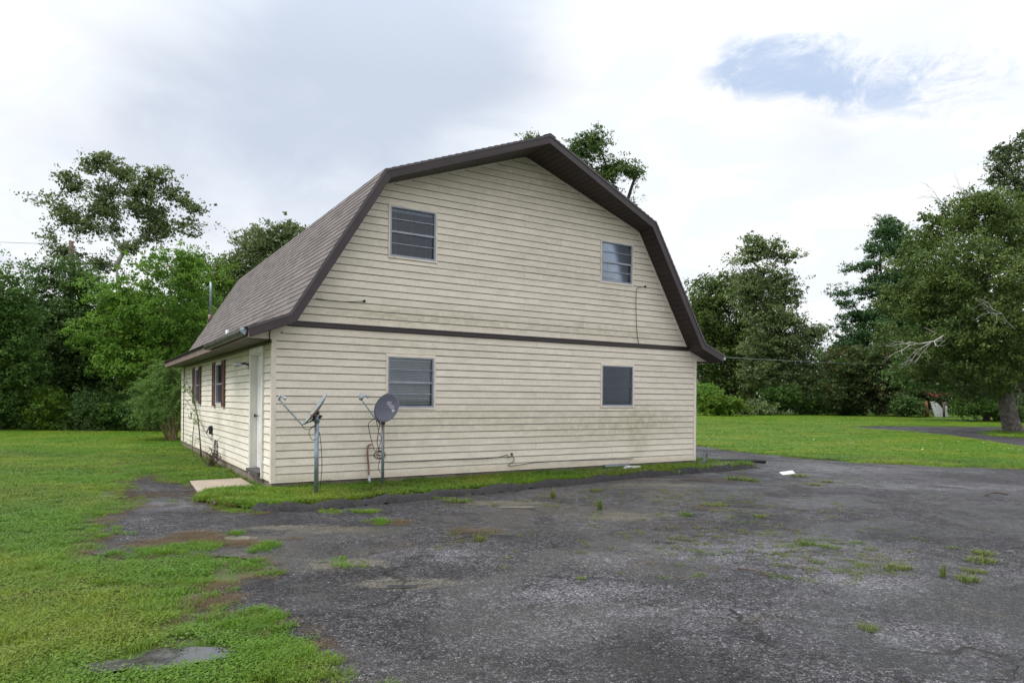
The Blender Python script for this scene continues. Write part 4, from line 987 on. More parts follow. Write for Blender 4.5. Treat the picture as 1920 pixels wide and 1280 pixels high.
for i, (px, py, a, b_, mt, lb) in enumerate([(25, 790, 50, 34, L_mid, 'low mid-green shrub at the lawn edge, leftmost of the row'), (100, 785, 48, 38, L_yel, 'yellowish low shrub second from the left at the lawn edge'), (170, 790, 44, 34, L_dark, 'dark low shrub at the lawn edge right of the yellowish one'), (225, 780, 46, 42, L_mid, 'rounded green shrub under the bright tree'), (285, 770, 44, 50, L_dark, 'dark shrub just left of the feathery mimosa')]):
    tree('shrub', lb, 30.3, px, [(px, py, a, b_), (px-20, py+14, a*.6, b_*.6), (px+22, py+12, a*.6, b_*.6)], mt, 60, 80, .08, .25, trunk_r=.04, seedv=20+i, category='shrub', trunk_top=.8, group='low shrubs along the lawn edge', shell=.5)
tree('background_tree', 'grey-green round-topped tree behind the roof, left of the house', 52, 470, [(480, 465, 45, 34), (525, 443, 34, 22), (440, 510, 40, 35), (500, 510, 60, 50), (550, 470, 26, 30), (430, 570, 50, 50)], L_olive, 190, 85, .15, .5, seedv=6, shell=.4, trunk_r=.2)
tree('background_tree', 'yellow-green tree standing close behind the far eave', 38, 400, [(400, 530, 26, 30), (400, 590, 34, 45), (380, 640, 40, 50), (350, 500, 26, 14), (440, 560, 22, 25)], L_yel, 100, 80, .11, .34, seedv=7, trunk_r=.1)
tree('background_tree', 'treetop with long boughs showing above the right roof slope', 44, 1100, [(1085, 275, 26, 26), (1110, 265, 24, 26), (1075, 310, 30, 36), (1130, 310, 32, 24), (1160, 315, 28, 16), (1187, 318, 12, 10), (1100, 350, 50, 40), (1170, 372, 20, 8), (1190, 380, 10, 6), (1000, 330, 60, 40), (985, 262, 12, 5)], L_treetop, 190, 75, .11, .30, seedv=8, shell=.25, trunk_r=.2, twig=1.4)
# dense back row that closes the view behind the left thicket
tree('thicket_tree', 'dark wide tree behind the left thicket, below the sparse tall tree', 46, 60, [(0, 640, 90, 70), (90, 660, 90, 70), (200, 660, 90, 70), (310, 650, 90, 80), (100, 740, 120, 50), (300, 740, 120, 50), (400, 680, 60, 80)], L_dark, 420, 60, .19, .6, seedv=9, trunk_r=.2, branches=True)
# --- right group
tree('woodland_tree', 'broad dark oak beside the right house corner', 88, 1350, [(1325, 545, 42, 36), (1370, 530, 36, 32), (1345, 600, 62, 48), (1410, 580, 40, 50), (1300, 600, 40, 50), (1350, 670, 75, 55), (1420, 660, 60, 60), (1390, 730, 90, 40)], L_oak, 360, 75, .26, .85, seedv=11, trunk_r=.4, shell=.45)
tree('woodland_tree', 'tallest narrow olive tree with forked top right of the house', 80, 1440, [(1408, 450, 22, 20), (1400, 478, 22, 24), (1440, 462, 28, 18), (1472, 470, 15, 12), (1430, 520, 42, 34), (1400, 545, 26, 30), (1470, 540, 22, 30), (1445, 590, 50, 42), (1480, 640, 50, 40), (1520, 610, 24, 24), (1440, 670, 60, 50), (1500, 690, 40, 35)], L_olive, 330, 85, .21, .62, seedv=12, trunk_r=.35, shell=.35, twig=1.4)
tree('woodland_tree', 'hazy light-green tree in the gap between olive tree and pine', 110, 1530, [(1515, 700, 40, 26), (1550, 705, 35, 30), (1480, 720, 40, 30), (1560, 735, 60, 30)], L_mid, 110, 70, .26, .9, seedv=13, trunk_r=.2)
tree('pine_tree', 'tall dark pine with ragged tiers of branches', 84, 1660, [(1658, 400, 24, 16), (1650, 425, 44, 16), (1660, 460, 50, 18), (1665, 520, 55, 26), (1655, 600, 60, 30), (1610, 490, 30, 10), (1580, 535, 24, 9), (1600, 580, 34, 12), (1655, 418, 34, 10), (1680, 430, 30, 12), (1645, 450, 40, 10), (1685, 462, 36, 12), (1625, 487, 42, 9), (1680, 500, 40, 14), (1610, 530, 30, 8), (1650, 540, 40, 16), (1590, 560, 22, 7), (1640, 580, 48, 18), (1580, 600, 26, 9), (1620, 620, 50, 20), (1690, 560, 50, 40), (1575, 640, 30, 12), (1640, 660, 60, 22), (1700, 640, 50, 50)], L_pine, 520, 80, .17, .46, seedv=14, trunk_r=.3, flat=.45, shell=.2, trunk_top=20)
tree('woodland_tree', 'mixed green tree filling in between the tall pine and the big oak', 88, 1690, [(1700, 455, 34, 34), (1685, 530, 50, 50), (1640, 600, 50, 40), (1720, 590, 60, 60), (1610, 650, 50, 36), (1690, 650, 70, 50), (1740, 500, 40, 50)], L_mid, 190, 80, .24, .7, seedv=51, trunk_r=.3)
tree('pine_tree', 'lower pine with browning needles in front of the dark wood', 76, 1620, [(1590, 670, 50, 34), (1640, 690, 60, 40), (1700, 690, 60, 40), (1570, 720, 40, 24), (1640, 735, 70, 24), (1720, 730, 60, 24), (1680, 650, 60, 30)], L_pineb, 260, 80, .2, .6, seedv=15, trunk_r=.2, flat=.5)
tree('oak_tree', 'very tall tree whose top reaches out of the view above the big oak', 56, 1905, [(1880, 275, 26, 26), (1915, 250, 36, 22), (1860, 300, 14, 18), (1895, 320, 36, 28), (1960, 340, 50, 50), (1920, 400, 70, 60), (2000, 420, 80, 80), (1850, 315, 8, 8)], L_grey, 230, 80, .15, .45, seedv=16, trunk_r=.4, shell=.35, trunk_top=15, twig=1.3)
oak = tree('oak_tree', 'big spreading oak with leaning grey trunk beside the driveway', 38, 1900, [(1770, 405, 44, 30, 2), (1735, 430, 34, 24, 2), (1810, 372, 40, 26, 1), (1865, 365, 36, 26, 1), (1830, 390, 60, 40, 0), (1900, 430, 70, 55, 0), (1730, 470, 50, 42, 1), (1790, 480, 70, 50, -2), (1860, 510, 80, 60, -3), (1700, 540, 48, 42, 2), (1760, 560, 80, 50, 0), (1850, 600, 80, 50, -3), (1930, 560, 80, 80, -1), (1700, 610, 48, 34, 1), (1780, 640, 75, 36, -1), (1860, 670, 75, 34, -2), (1740, 680, 50, 22, 1), (1960, 660, 80, 50, 0), (2020, 520, 90, 110, 2), (1840, 715, 60, 14, 0)], L_oak, 640, 110, .115, .38, bark=M_bark, trunk_r=.05, seedv=17, shell=.5, trunk_top=3.4, twig=1.0, nolimb=True)
for ch in list(oak.children):
    if ch.name.startswith('trunk'): bpy.data.objects.remove(ch)
ob = np.array(oak.location)
def oloc(px, py, dep): return Vector(at(px, py, dep)-ob)
tb = MB(); tb.tube(spline([oloc(1903, 800, 38), oloc(1897, 780, 38), oloc(1890, 750, 38), oloc(1880, 700, 38), oloc(1868, 640, 38), oloc(1850, 580, 38), oloc(1840, 500, 38)], 5), [.75, .62, .55, .50]+[.47-.012*k for k in range(27)], 14).build('trunk', M_bark, oak, True)
tb = MB()
for P, r in (([(1886, 730, 38), (1915, 660, 37), (1950, 600, 37)], .22), ([(1872, 660, 38), (1810, 620, 37.5), (1760, 560, 37)], .16), ([(1865, 620, 38), (1880, 540, 37), (1900, 460, 37)], .2), ([(1850, 560, 38), (1800, 500, 38), (1770, 430, 39)], .13), ([(1880, 700, 38), (1840, 660, 36.5), (1790, 630, 36), (1730, 600, 36.5)], .13), ([(1860, 600, 38), (1820, 540, 36.5), (1790, 480, 37)], .12), ([(1888, 740, 38), (1930, 690, 38.5), (1990, 640, 39)], .15)):
    tb = MB(); pts = spline([oloc(*p) for p in P], 6); tb.tube(pts, [r*(1-.7*k/len(pts)) for k in range(len(pts))], 8, False)
    tb.build('limb', M_bark, oak, True)
def twigs(b, p, d, L_, r, depth_, rg):
    q = p+d*L_*.5+Vector(rg.normal(0, .06*L_, 3)); e = p+d*L_
    b.tube([p, q, e], [r, r*.8, r*.55], 5, False)
    if depth_ == 0: return
    for k in range(3):
        s0 = (q, e, e)[k]; nd = (d+Vector(rg.normal(0, .42, 3))).normalized(); twigs(b, s0, nd, L_*rg.uniform(.5, .8), r*.5, depth_-1, rg)
rg = np.random.default_rng(8)
for (a, c, L_, r) in (((1772, 612, 35.2), (1700, 640, 34.8), 2.0, .05), ((1765, 620, 35.2), (1690, 655, 34.8), 1.5, .035), ((1900, 600, 33.5), (1865, 560, 33.3), 1.3, .035), ((1780, 380, 38), (1735, 345, 38), 1.3, .03), ((1840, 345, 38), (1790, 350, 38), 1.2, .03)):
    b = MB(); p, q = oloc(*a), oloc(*c); twigs(b, p, (q-p).normalized(), L_*.8, r, 3, rg); b.build('dead_branch', M_pale, oak, True)
tree('oak_tree', 'shaded dark tree behind the big oak trunk', 60, 1850, [(1760, 620, 80, 60), (1850, 650, 90, 60), (1950, 640, 90, 70), (1800, 700, 90, 36), (1900, 710, 90, 40), (1705, 685, 45, 30), (2000, 700, 80, 50), (1780, 560, 70, 60)], L_dark, 330, 70, .2, .6, seedv=18, trunk_r=.3)
tree('woodland_tree', 'low dark tree closing the wood behind the lawn', 100, 1640, [(1560, 690, 50, 50), (1640, 700, 80, 50), (1740, 690, 80, 60), (1840, 700, 90, 60), (1500, 735, 60, 24), (1600, 735, 90, 30), (1700, 740, 90, 30), (1330, 740, 60, 30), (1420, 740, 70, 30), (1940, 720, 90, 60), (1380, 700, 80, 50)], L_dark, 480, 60, .34, 1.0, seedv=19, trunk_r=.3)
for i, (px, py, a, b_, dp, mt, lb) in enumerate([(1322, 738, 30, 26, 72, L_bright, 'bright green bush next to the right house corner'), (1355, 752, 34, 16, 70, L_yel, 'low yellow-green bush on the lawn edge'), (1465, 735, 34, 26, 78, L_mid, 'blue-green bush below the narrow olive tree'), (1415, 758, 26, 10, 76, L_olive, 'low greyish weeds between two bushes at the lawn edge'), (1520, 752, 30, 13, 80, L_mid, 'small bush at the foot of the gap in the trees'), (1828, 744, 42, 24, 58, L_mid, 'leafy shrub to the right of the white leaning panel'), (1702, 747, 22, 15, 72, L_dark, 'dark shrub to the left of the white leaning panel'), (1590, 750, 44, 16, 80, L_dark, 'dark low shrub under the browning pine'), (1935, 748, 60, 26, 56, L_dark, 'dark thicket right of the big oak trunk'), (1880, 750, 40, 22, 62, L_dark, 'dark thicket just behind the big oak trunk')]):
    tree('shrub', lb, dp, px, [(px, py, a, b_), (px-a*.4, py+b_*.3, a*.6, b_*.6), (px+a*.4, py+b_*.3, a*.6, b_*.6)], mt, 55, 60, .19 if dp > 65 else .12, .42 if dp > 65 else .3, trunk_r=.05, seedv=40+i, category='shrub', trunk_top=.8, group='shrubs along the far lawn edge')
# mimosa by the far corner: arching stems with feathery fronds
mi = empty('mimosa_shrub', tuple(G(322, 836)), 'feathery mimosa shrub with tan stems leaning by the far house corner', 'shrub')
mb_ = np.array(mi.location); md = float((mb_[0]-EYE[0])*FW[0]+(mb_[1]-EYE[1])*FW[1]); rg = np.random.default_rng(31)
stm = MB(); fronds = []
for (bx, tx, ty, dz) in ((326, 296, 712, 0), (332, 318, 700, -.6), (322, 275, 730, .5), (330, 340, 735, -.9), (318, 262, 760, .3), (325, 305, 690, .4), (334, 345, 760, -1.2), (316, 280, 780, -.5), (328, 330, 712, .2)):
    p0 = Vector(G(bx, 838)-mb_); p2 = Vector(at(tx, ty, md+dz)-mb_); p1 = p0+(p2-p0)*.5+Vector((rg.normal(0, .12), rg.normal(0, .12), .25))
    pts = spline([p0, p1, p2], 8); stm.tube(pts, [.035*(1-.75*k/len(pts)) for k in range(len(pts))], 6, False)
    for k in range(9, len(pts)):
        for r_ in range(6):
            d_ = Vector((rg.normal(0, 1), rg.normal(0, 1), rg.normal(.1, .5))).normalized(); L_ = rg.uniform(.45, .95); s0 = pts[k]; n_ = 26
            for q in range(n_):
                t_ = (q+1)/n_; c = s0+d_*L_*t_+Vector((0, 0, -.35*L_*t_*t_)); fronds.append(tuple(c))
stm.build('stem', M_stem, mi, True)
fr_ = np.array(fronds); fr_ = fr_[fr_[:, 2] > .05]; fr_ = np.repeat(fr_, 3, 0)+rg.normal(0, .03, (len(fr_)*3, 3))
link('crown', mesh_np('crown', leaf_quads(fr_, .045, rg, .5, .3), 4, rg.random(len(fr_)), L_mim), mi)
# bent sapling on the side wall
sp_ = empty('sapling', (-.12, 7.03, 0), 'bare bent sapling leaning along the side wall', 'sapling')
b = MB(); pts = spline([(0, 0, -.05), (-.02, .02, .35), (.02, .9, 1.05), (.03, 2.2, 1.7), (.02, 3.4, 2.0)], 8); b.tube(pts, [.022*(1-.7*k/len(pts)) for k in range(len(pts))], 6, False); b.tube(spline([(0, 0, .0), (-.15, .3, .1), (-.1, .8, .5), (-.05, 1.0, .8)], 6), .010, 5, False); b.build('trunk', M_bstem, sp_, True)
pp = []
for k in (10, 14, 18, 22, 26, 31):
    s0 = pts[k]
    for r_ in range(4):
        d_ = Vector((-abs(rg.normal(0, .5)), rg.normal(0, 1), rg.normal(0, .5))).normalized()
        for q in range(14): c = s0+d_*.45*(q+1)/14; pp.append(tuple(c))
pp = np.array(pp); pp = np.repeat(pp, 2, 0)+rg.normal(0, .02, (len(pp)*2, 3)); pp[:, 0] = np.minimum(pp[:, 0], .08)
link('leaves', mesh_np('leaves', leaf_quads(pp, .03, rg, .4, .3), 4, rg.random(len(pp)), L_mim), sp_)
# tangle of dead vine with brown grass clump
vn_ = empty('dead_vine', (-.22, 4.55, 0), 'tangled dead vine and brown clump against the side wall footing', 'vine')
b = MB()
for k in range(26):
    a = rg.uniform(0, 6.28); P = [Vector((rg.normal(0, .05), rg.normal(0, .15), 0)), Vector((rg.normal(0, .08), rg.normal(0, .2), rg.uniform(.15, .35))), Vector((rg.normal(0, .1), rg.normal(0, .25), rg.uniform(.05, .5)))]
    b.tube(spline(P, 4), .006, 4, False)
for k in range(5):
    P = [Vector((.05+.02*math.sin(a_), -.1+.16*math.cos(a_+k), .42+.18*math.sin(a_+k)*(1+.2*k/5))) for a_ in np.linspace(0, 7, 10)]; b.tube(spline(P, 3), .005, 4, False)
b.build('stem', M_bstem, vn_, True)

# collapsed shed under the trees
sd = empty('collapsed_shed', tuple(G(1752, 769.5)), 'remains of a collapsed shed with white panel and red roofing under the trees', 'shed')
sb = np.array(sd.location); sdp = float((sb[0]-EYE[0])*FW[0]+(sb[1]-EYE[1])*FW[1])
def sl3(px, py, dd_=0): return Vector(at(px, py, sdp+dd_)-sb)
MB().prism([sl3(1754, 767), sl3(1768, 767), sl3(1767, 751), sl3(1760, 743), sl3(1753, 738), sl3(1745, 739)], tuple(D(.0, .12, 0))).build('wall_panel', M_wp, sd)
MB().prism([sl3(1772, 767), sl3(1778, 766), sl3(1776, 746), sl3(1773, 746)], tuple(D(.0, .12, 0))).build('wall_panel', M_wp, sd)
MB().prism([sl3(1750, 728), sl3(1785, 722), sl3(1783, 726), sl3(1752, 732)], tuple(D(0, 2.0, .5))).build('roof_piece', M_red, sd)
MB().tube([sl3(1739, 767), sl3(1737, 750), sl3(1736, 738)], [.22, .17, .15], 8).build('post', simple('reddish snag wood', (.22, .10, .06), .9, var=.3, vs=3), sd, True)
MB().tube([sl3(1770.5, 767, -.3), sl3(1770, 740, -.3)], .12, 8).build('post', M_wood, sd, True)

# utility pole and lines
up_ = empty('utility_pole', (*at(131, 749, 35)[:2], 0), 'weathered wooden utility pole standing in the left thicket', 'utility pole')
ub = np.array(up_.location); topz_ = at(131, 467, 35)[2]
MB().tube([(0, 0, -.3), (0, 0, topz_)], [.15, .11], 12).build('pole', M_wood, up_, True)
MB().tube([Vector(at(133, 482, 35)-ub)+D(.05, -.1, 0), Vector(at(137, 520, 35)-ub)+D(.02, -.1, -.2)], .035, 6).build('brace', M_wood, up_, True)
def wire(name, a, b_, sag, r, label, mat):
    a, b_ = Vector(a), Vector(b_); P = []
    for k in range(25): t = k/24; p = a.lerp(b_, t); p.z -= sag*4*t*(1-t); P.append(p)
    tag(MB().tube(P, r, 5).build(name, mat, None, True), label, 'cable')
wire('power_line', at(131, 471, 35), at(-120, 464, 33), .1, .012, 'overhead wire running left from the utility pole top', M_galv)
wire('power_line', at(131, 512, 35), at(-120, 497, 33), .1, .010, 'lower overhead wire running left from the utility pole', M_galv)
wire('power_line', (10.28, -.40, 2.60), at(1740, 668, 60),   .10, .005, 'thin service wire from the right eave to the woods', M_galv)

# ------------------------------------------------------------------ grass (instanced tufts)
def inside(P, poly):
    x, y = P[:, 0], P[:, 1]; r = np.zeros(len(P), bool); n = len(poly); j = n-1
    for i in range(n):
        xi, yi = poly[i]; xj, yj = poly[j]
        if yi != yj: r ^= ((yi > y) != (yj > y)) & (x < (xj-xi)*(y-yi)/(yj-yi)+xi)
        j = i
    return r
def blade_proto(name, n, R0, h0, h1, wd, mat, seed, lean=.5):
    rg = np.random.default_rng(seed); V = []
    r = R0*np.sqrt(rg.random(n)); a = rg.random(n)*6.283; b0 = np.stack([r*np.cos(a), r*np.sin(a), np.zeros(n)], 1)
    h = rg.uniform(h0, h1, n); d = rg.normal(0, 1, (n, 3)); d[:, 2] = 0; d /= np.linalg.norm(d, axis=1)[:, None]; ln = rg.uniform(.1, lean*2, n)
    side = np.stack([-d[:, 1], d[:, 0], np.zeros(n)], 1)*wd
    m = b0+d*(h*ln*.35)[:, None]; m[:, 2] += h*.6; t = b0+d*(h*ln)[:, None]; t[:, 2] += h*rg.uniform(.8, 1, n)
    b0[:, 2] -= .01
    q1 = np.stack([b0-side, b0+side, m+side*.8, m-side*.8], 1).reshape(-1, 3); tri = np.stack([m-side*.8, m+side*.8, t, t], 1).reshape(-1, 3)
    tri = tri.reshape(-1, 4, 3); tri[:, 3] = tri[:, 2]-side*.15; tri[:, 2] = tri[:, 2]+side*.15
    V = np.concatenate([q1, tri.reshape(-1, 3)]); tt = rg.random(n); me = mesh_np(name, V, 4, np.concatenate([tt, tt]), mat)
    return bpy.data.objects.new(name, me)
def weed_proto(name, n, R0, size, mat, seed):
    rg = np.random.default_rng(seed); r = R0*np.sqrt(rg.random(n)); a = rg.random(n)*6.283
    P = np.stack([r*np.cos(a), r*np.sin(a), rg.uniform(.012, .045, n)], 1); V = []
    ang = rg.random(n)*6.28; s = size*rg.uniform(.6, 1.2, n); tx = rg.normal(0, .25, n); ty = rg.normal(0, .25, n)
    out = []
    for k in range(6):
        an = ang+k*math.pi/3; dx, dy = np.cos(an)*s, np.sin(an)*s; out.append(np.stack([P[:, 0]+dx, P[:, 1]+dy, P[:, 2]+dx*tx+dy*ty], 1))
    V = np.stack(out, 1).reshape(-1, 3); return bpy.data.objects.new(name, mesh_np(name, V, 6, rg.random(n), mat))
protos = bpy.data.collections.new('grass_kinds')
for i in range(3): protos.objects.link(blade_proto('a%d_blades' % i, 75, .085, .020, .058, .0021, M_grass, i, .8))
protos.objects.link(blade_proto('b_fine', 90, .09, .015, .045, .0016, M_grass, 9, 1.0))
for i in range(2): protos.objects.link(weed_proto('c%d_weeds' % i, 60, .085, .0070, M_clover, 20+i))
for i in range(2): protos.objects.link(blade_proto('d%d_dry' % i, 55, .09, .01, .04, .0018, M_dead, 90+i, 2.0))
pdead = bpy.data.collections.new('dead_kinds'); pdead.objects.link(blade_proto('d0', 60, .09, .02, .07, .0014, M_dead, 33, 2.2)); pdead.objects.link(blade_proto('d1', 50, .1, .02, .06, .0016, M_dead, 34, 2.6))
psp = bpy.data.collections.new('sprout_kinds')
for i in range(3): psp.objects.link(blade_proto('s%d' % i, 60, .10, .01, .045, .0022, M_sprout, 120+i, 1.6))
psp.objects.link(weed_proto('s7', 50, .10, .007, M_sprout, 126)); psp.objects.link(blade_proto('s8', 45, .1, .01, .04, .002, M_dead, 127, 1.8))
ptall = bpy.data.collections.new('tall_kinds'); ptall.objects.link(blade_proto('t0', 60, .06, .05, .15, .0026, M_grass, 43, .7)); ptall.objects.link(blade_proto('t1', 45, .05, .04, .11, .0026, M_grass, 44, .9))
def scatter(name, P, rot, sc, kind, coll, label=None, cat=None):
    me = bpy.data.meshes.new(name); me.vertices.add(len(P)); me.vertices.foreach_set('co', P.astype(np.float32).ravel())
    for nm, dt, val in (('rotz', 'FLOAT', rot), ('scl', 'FLOAT_VECTOR', sc), ('pick', 'INT', kind)):
        a = me.attributes.new(nm, dt, 'POINT'); a.data.foreach_set('vector' if dt == 'FLOAT_VECTOR' else 'value', np.ascontiguousarray(val).ravel())
    o = link(name, me); tag(o, label, cat, None, 'stuff')
    ng = bpy.data.node_groups.new(name, 'GeometryNodeTree'); ng.interface.new_socket('Geometry', in_out='INPUT', socket_type='NodeSocketGeometry'); ng.interface.new_socket('Geometry', in_out='OUTPUT', socket_type='NodeSocketGeometry')
    N = ng.nodes; gi = N.new('NodeGroupInput'); go = N.new('NodeGroupOutput'); ip = N.new('GeometryNodeInstanceOnPoints'); ci = N.new('GeometryNodeCollectionInfo')
    ci.inputs[0].default_value = coll; ci.inputs[1].default_value = True; ci.inputs[2].default_value = True
    def na(nm, dt): x = N.new('GeometryNodeInputNamedAttribute'); x.data_type = dt; x.inputs[0].default_value = nm; return x.outputs[0]
    cx = N.new('ShaderNodeCombineXYZ'); L = ng.links
    L.new(na('rotz', 'FLOAT'), cx.inputs[2]); L.new(gi.outputs[0], ip.inputs['Points']); L.new(ci.outputs[0], ip.inputs['Instance']); ip.inputs['Pick Instance'].default_value = True
    L.new(na('pick', 'INT'), ip.inputs['Instance Index']); L.new(cx.outputs[0], ip.inputs['Rotation']); L.new(na('scl', 'FLOAT_VECTOR'), ip.inputs['Scale']); L.new(ip.outputs[0], go.inputs[0])
    md_ = o.modifiers.new('scatter', 'NODES'); md_.node_group = ng
    return o
def vnoise(P, s, seed=0):
    rg = np.random.default_rng(seed); r = np.zeros(len(P))
    for k in range(6):
        th = rg.uniform(0, 6.28); fr = s*rg.uniform(.6, 1.9); r += np.sin((P[:, 0]*math.cos(th)+P[:, 1]*math.sin(th))*fr+rg.uniform(0, 6.28))
    return r/6
rg = np.random.default_rng(77); PTS = []; SC = []; KD = []
bins = [(2.6, 5, 330, 1.0, 1.0), (5, 8, 230, 1.1, 1.0), (8, 13, 130, 1.5, 1.05), (13, 20, 60, 2.2, 1.1), (20, 32, 26, 3.3, 1.25), (32, 58, 9, 5.2, 1.5), (58, 100, 3.2, 9, 2.2)]
house_poly = [(-.0, -.0), (HW, 0), (HW, HL), (0, HL)]; slab_poly = [(-1.05, .30), (-.1, .5), (-.1, 1.95), (-.98, 1.92)]
for (d0, d1_, den, sxy, sz_) in bins:
    X1 = .88; area = X1*(d1_**2-d0**2); n = int(area*den); dd_ = np.sqrt(rg.uniform(d0**2, d1_**2, n)); X = rg.uniform(-X1, X1, n)*dd_
    P = EYE[:2]+dd_[:, None]*FW+X[:, None]*RT
    jit = P+rg.normal(0, .02, P.shape)
    asph = inside(jit, ASPH); stp = inside(P, STRIP); drv = inside(P, DRIVE); hs = inside(P, house_poly) | inside(P, slab_poly)
    keep = ~asph & ~drv & ~hs | (stp & ~hs)
    pud = np.zeros(n, bool)
    for q in PUD[:3]: pud |= inside(P, q)
    keep &= ~pud
    thin = vnoise(P, 3.5, 4)+vnoise(P, 9, 5)*.7
    near_edge = np.zeros(n, bool)
    if d1_ <= 20:
        for dxy in ((.18, 0), (-.18, 0), (0, .18), (0, -.18)): near_edge |= inside(P+np.array(dxy), ASPH)
        keep &= ~(near_edge & (thin > -.15) & ~stp & (rg.random(n) < .8))
        near2 = np.zeros(n, bool)
        for dxy in ((.45, 0), (-.45, 0), (0, .45), (0, -.45)): near2 |= inside(P+np.array(dxy), ASPH)
        keep &= ~(near2 & (thin > .25) & ~stp & (rg.random(n) < .6))
    keep &= ~((thin > .55) & (rg.random(n) < .65) & (d1_ <= 13))
    P = P[keep]; stp = stp[keep]; m_ = len(P)
    z_ = np.where(stp, .05, 0.0); PTS.append(np.column_stack([P, z_]))
    edge_ = np.zeros(m_, bool)
    if d1_ <= 20:
        for dxy in ((.3, 0), (-.3, 0), (0, .3), (0, -.3)): edge_ |= inside(P+np.array(dxy), ASPH)
    h_ = np.where(edge_ & ~stp, .62, 1.0)*(1+.35*vnoise(P, 1.2, 8)+rg.uniform(-.2, .2, m_))*sz_*np.where(stp, 1.35, 1.0)
    s2 = sxy*rg.uniform(.8, 1.25, m_); SC.append(np.column_stack([s2, s2, h_]))
    weedy = vnoise(P, 1.8, 11)+rg.normal(0, .35, m_) > .12
    kd_ = np.where(weedy & (d1_ < 25), rg.integers(4, 6, m_), rg.integers(0, 4, m_)); dry = rg.random(m_) < np.clip(.10+.5*(vnoise(P, 2.4, 21)-.1), .03, .5)*(d1_ < 25); kd_ = np.where(dry, rg.integers(6, 8, m_), kd_); KD.append(kd_)
PTS = np.concatenate(PTS); SC = np.concatenate(SC); KD = np.concatenate(KD)
# tufts creeping over the asphalt: (px, py, radius m, count)
ex = []
for (px, py, r, n, squash) in [(250, 1052, .25, 26, .5), (290, 1050, .2, 20, .4), (345, 1044, .35, 60, .3), (370, 1036, .3, 40, .3), (450, 1012, .12, 10, .5), (490, 1040, .14, 14, .5), (500, 1033, .14, 12, .4), (712, 985, .22, 22, .5), (640, 967, .3, 22, .3), (693, 966, .2, 14, .3), (605, 962, .12, 7, .3),
      (675, 1066, .16, 8, .5), (645, 1058, .2, 6, .5), (500, 1180, .2, 30, .6), (470, 1172, .22, 40, .5), (520, 1250, .25, 60, .6), (560, 1262, .25, 40, .5), (600, 1272, .2, 18, .5)]:
    c = G(px, py)[:2]; a = rg.random(n)*6.28; rr = r*np.sqrt(rg.random(n)); q = np.outer(rr*np.cos(a), RT)+np.outer(rr*np.sin(a)*squash*2, FW); ex.append(c+q)
be = ASPH[(np.linalg.norm(ASPH-EYE[:2], axis=1) < 17) & ((ASPH-EYE[:2])@RT < -.3)]; ex.append(be[rg.integers(0, len(be), 240)]+rg.normal(0, .10, (240, 2)))
ex = np.concatenate(ex); ex = ex[~inside(ex, house_poly) & ~inside(ex, slab_poly)]; ne = len(ex)
PTS = np.concatenate([PTS, np.column_stack([ex, np.full(ne, .014)])]); se = rg.uniform(.3, .95, ne); SC = np.concatenate([SC, np.column_stack([se, se, se*1.05])]); KD = np.concatenate([KD, rg.integers(0, 6, ne)])
print('tufts', len(PTS), 'leaves', LEAFTOT[0])
scatter('lawn_grass', PTS, rg.uniform(0, 6.28, len(PTS)).astype(np.float32), SC.astype(np.float32), KD.astype(np.int32), protos, 'mown green grass mixed with clover around the house and asphalt', 'grass')
# dead brown material on the asphalt and along edges
ex = []
for (px, py, r, n, squash) in [(330, 1028, .45, 60, .25), (370, 1015, .3, 60, .3), (390, 1022, .3, 50, .3), (285, 1035, .35, 40, .2), (430, 1028, .35, 40, .2), (480, 1031, .3, 20, .2), (545, 1020, .15, 6, .3), (740, 986, .25, 30, .4), (890, 998, .3, 24, .4), (250, 945, .6, 50, .5), (330, 938, .5, 50, .4), (400, 1110, .15, 20, .5), (395, 1140, .2, 20, .5), (470, 1195, .15, 14, .4), (1330, 895, .5, 30, .3), (1110, 895, 1.2, 40, .12), (420, 882, .4, 60, .5), (300, 870, .8, 60, .4), (360, 880, .5, 50, .4), (1335, 945, .4, 24, .4), (150, 1090, .4, 20, .4), (240, 1180, .4, 30, .4), (1190, 890, .8, 24, .15), (270, 960, .4, 30, .5)]:
    c = G(px, py)[:2]; a = rg.random(n)*6.28; rr = r*np.sqrt(rg.random(n)); ex.append(c+np.outer(rr*np.cos(a), RT)+np.outer(rr*np.sin(a)*squash*2, FW))
c = np.column_stack([rg.uniform(-.45, -.02, 260), rg.uniform(2.2, 12, 260)]); ex.append(c)
be = ASPH[(np.linalg.norm(ASPH-EYE[:2], axis=1) < 17) & ((ASPH-EYE[:2])@RT < -.3)]
q = be[rg.integers(0, len(be), 620)]+rg.normal(0, .11, (620, 2)); ex.append(q)
P = np.concatenate(ex); n = len(P); s2 = rg.uniform(.3, 1.0, n)
scatter('dead_grass', np.column_stack([P, np.full(n, .012)]), rg.uniform(0, 6.28, n).astype(np.float32), np.column_stack([s2, s2, s2*.4]).astype(np.float32), rg.integers(0, 2, n).astype(np.int32), pdead, 'brown dead grass and pine straw strewn on asphalt edges and along the wall', 'dead grass')
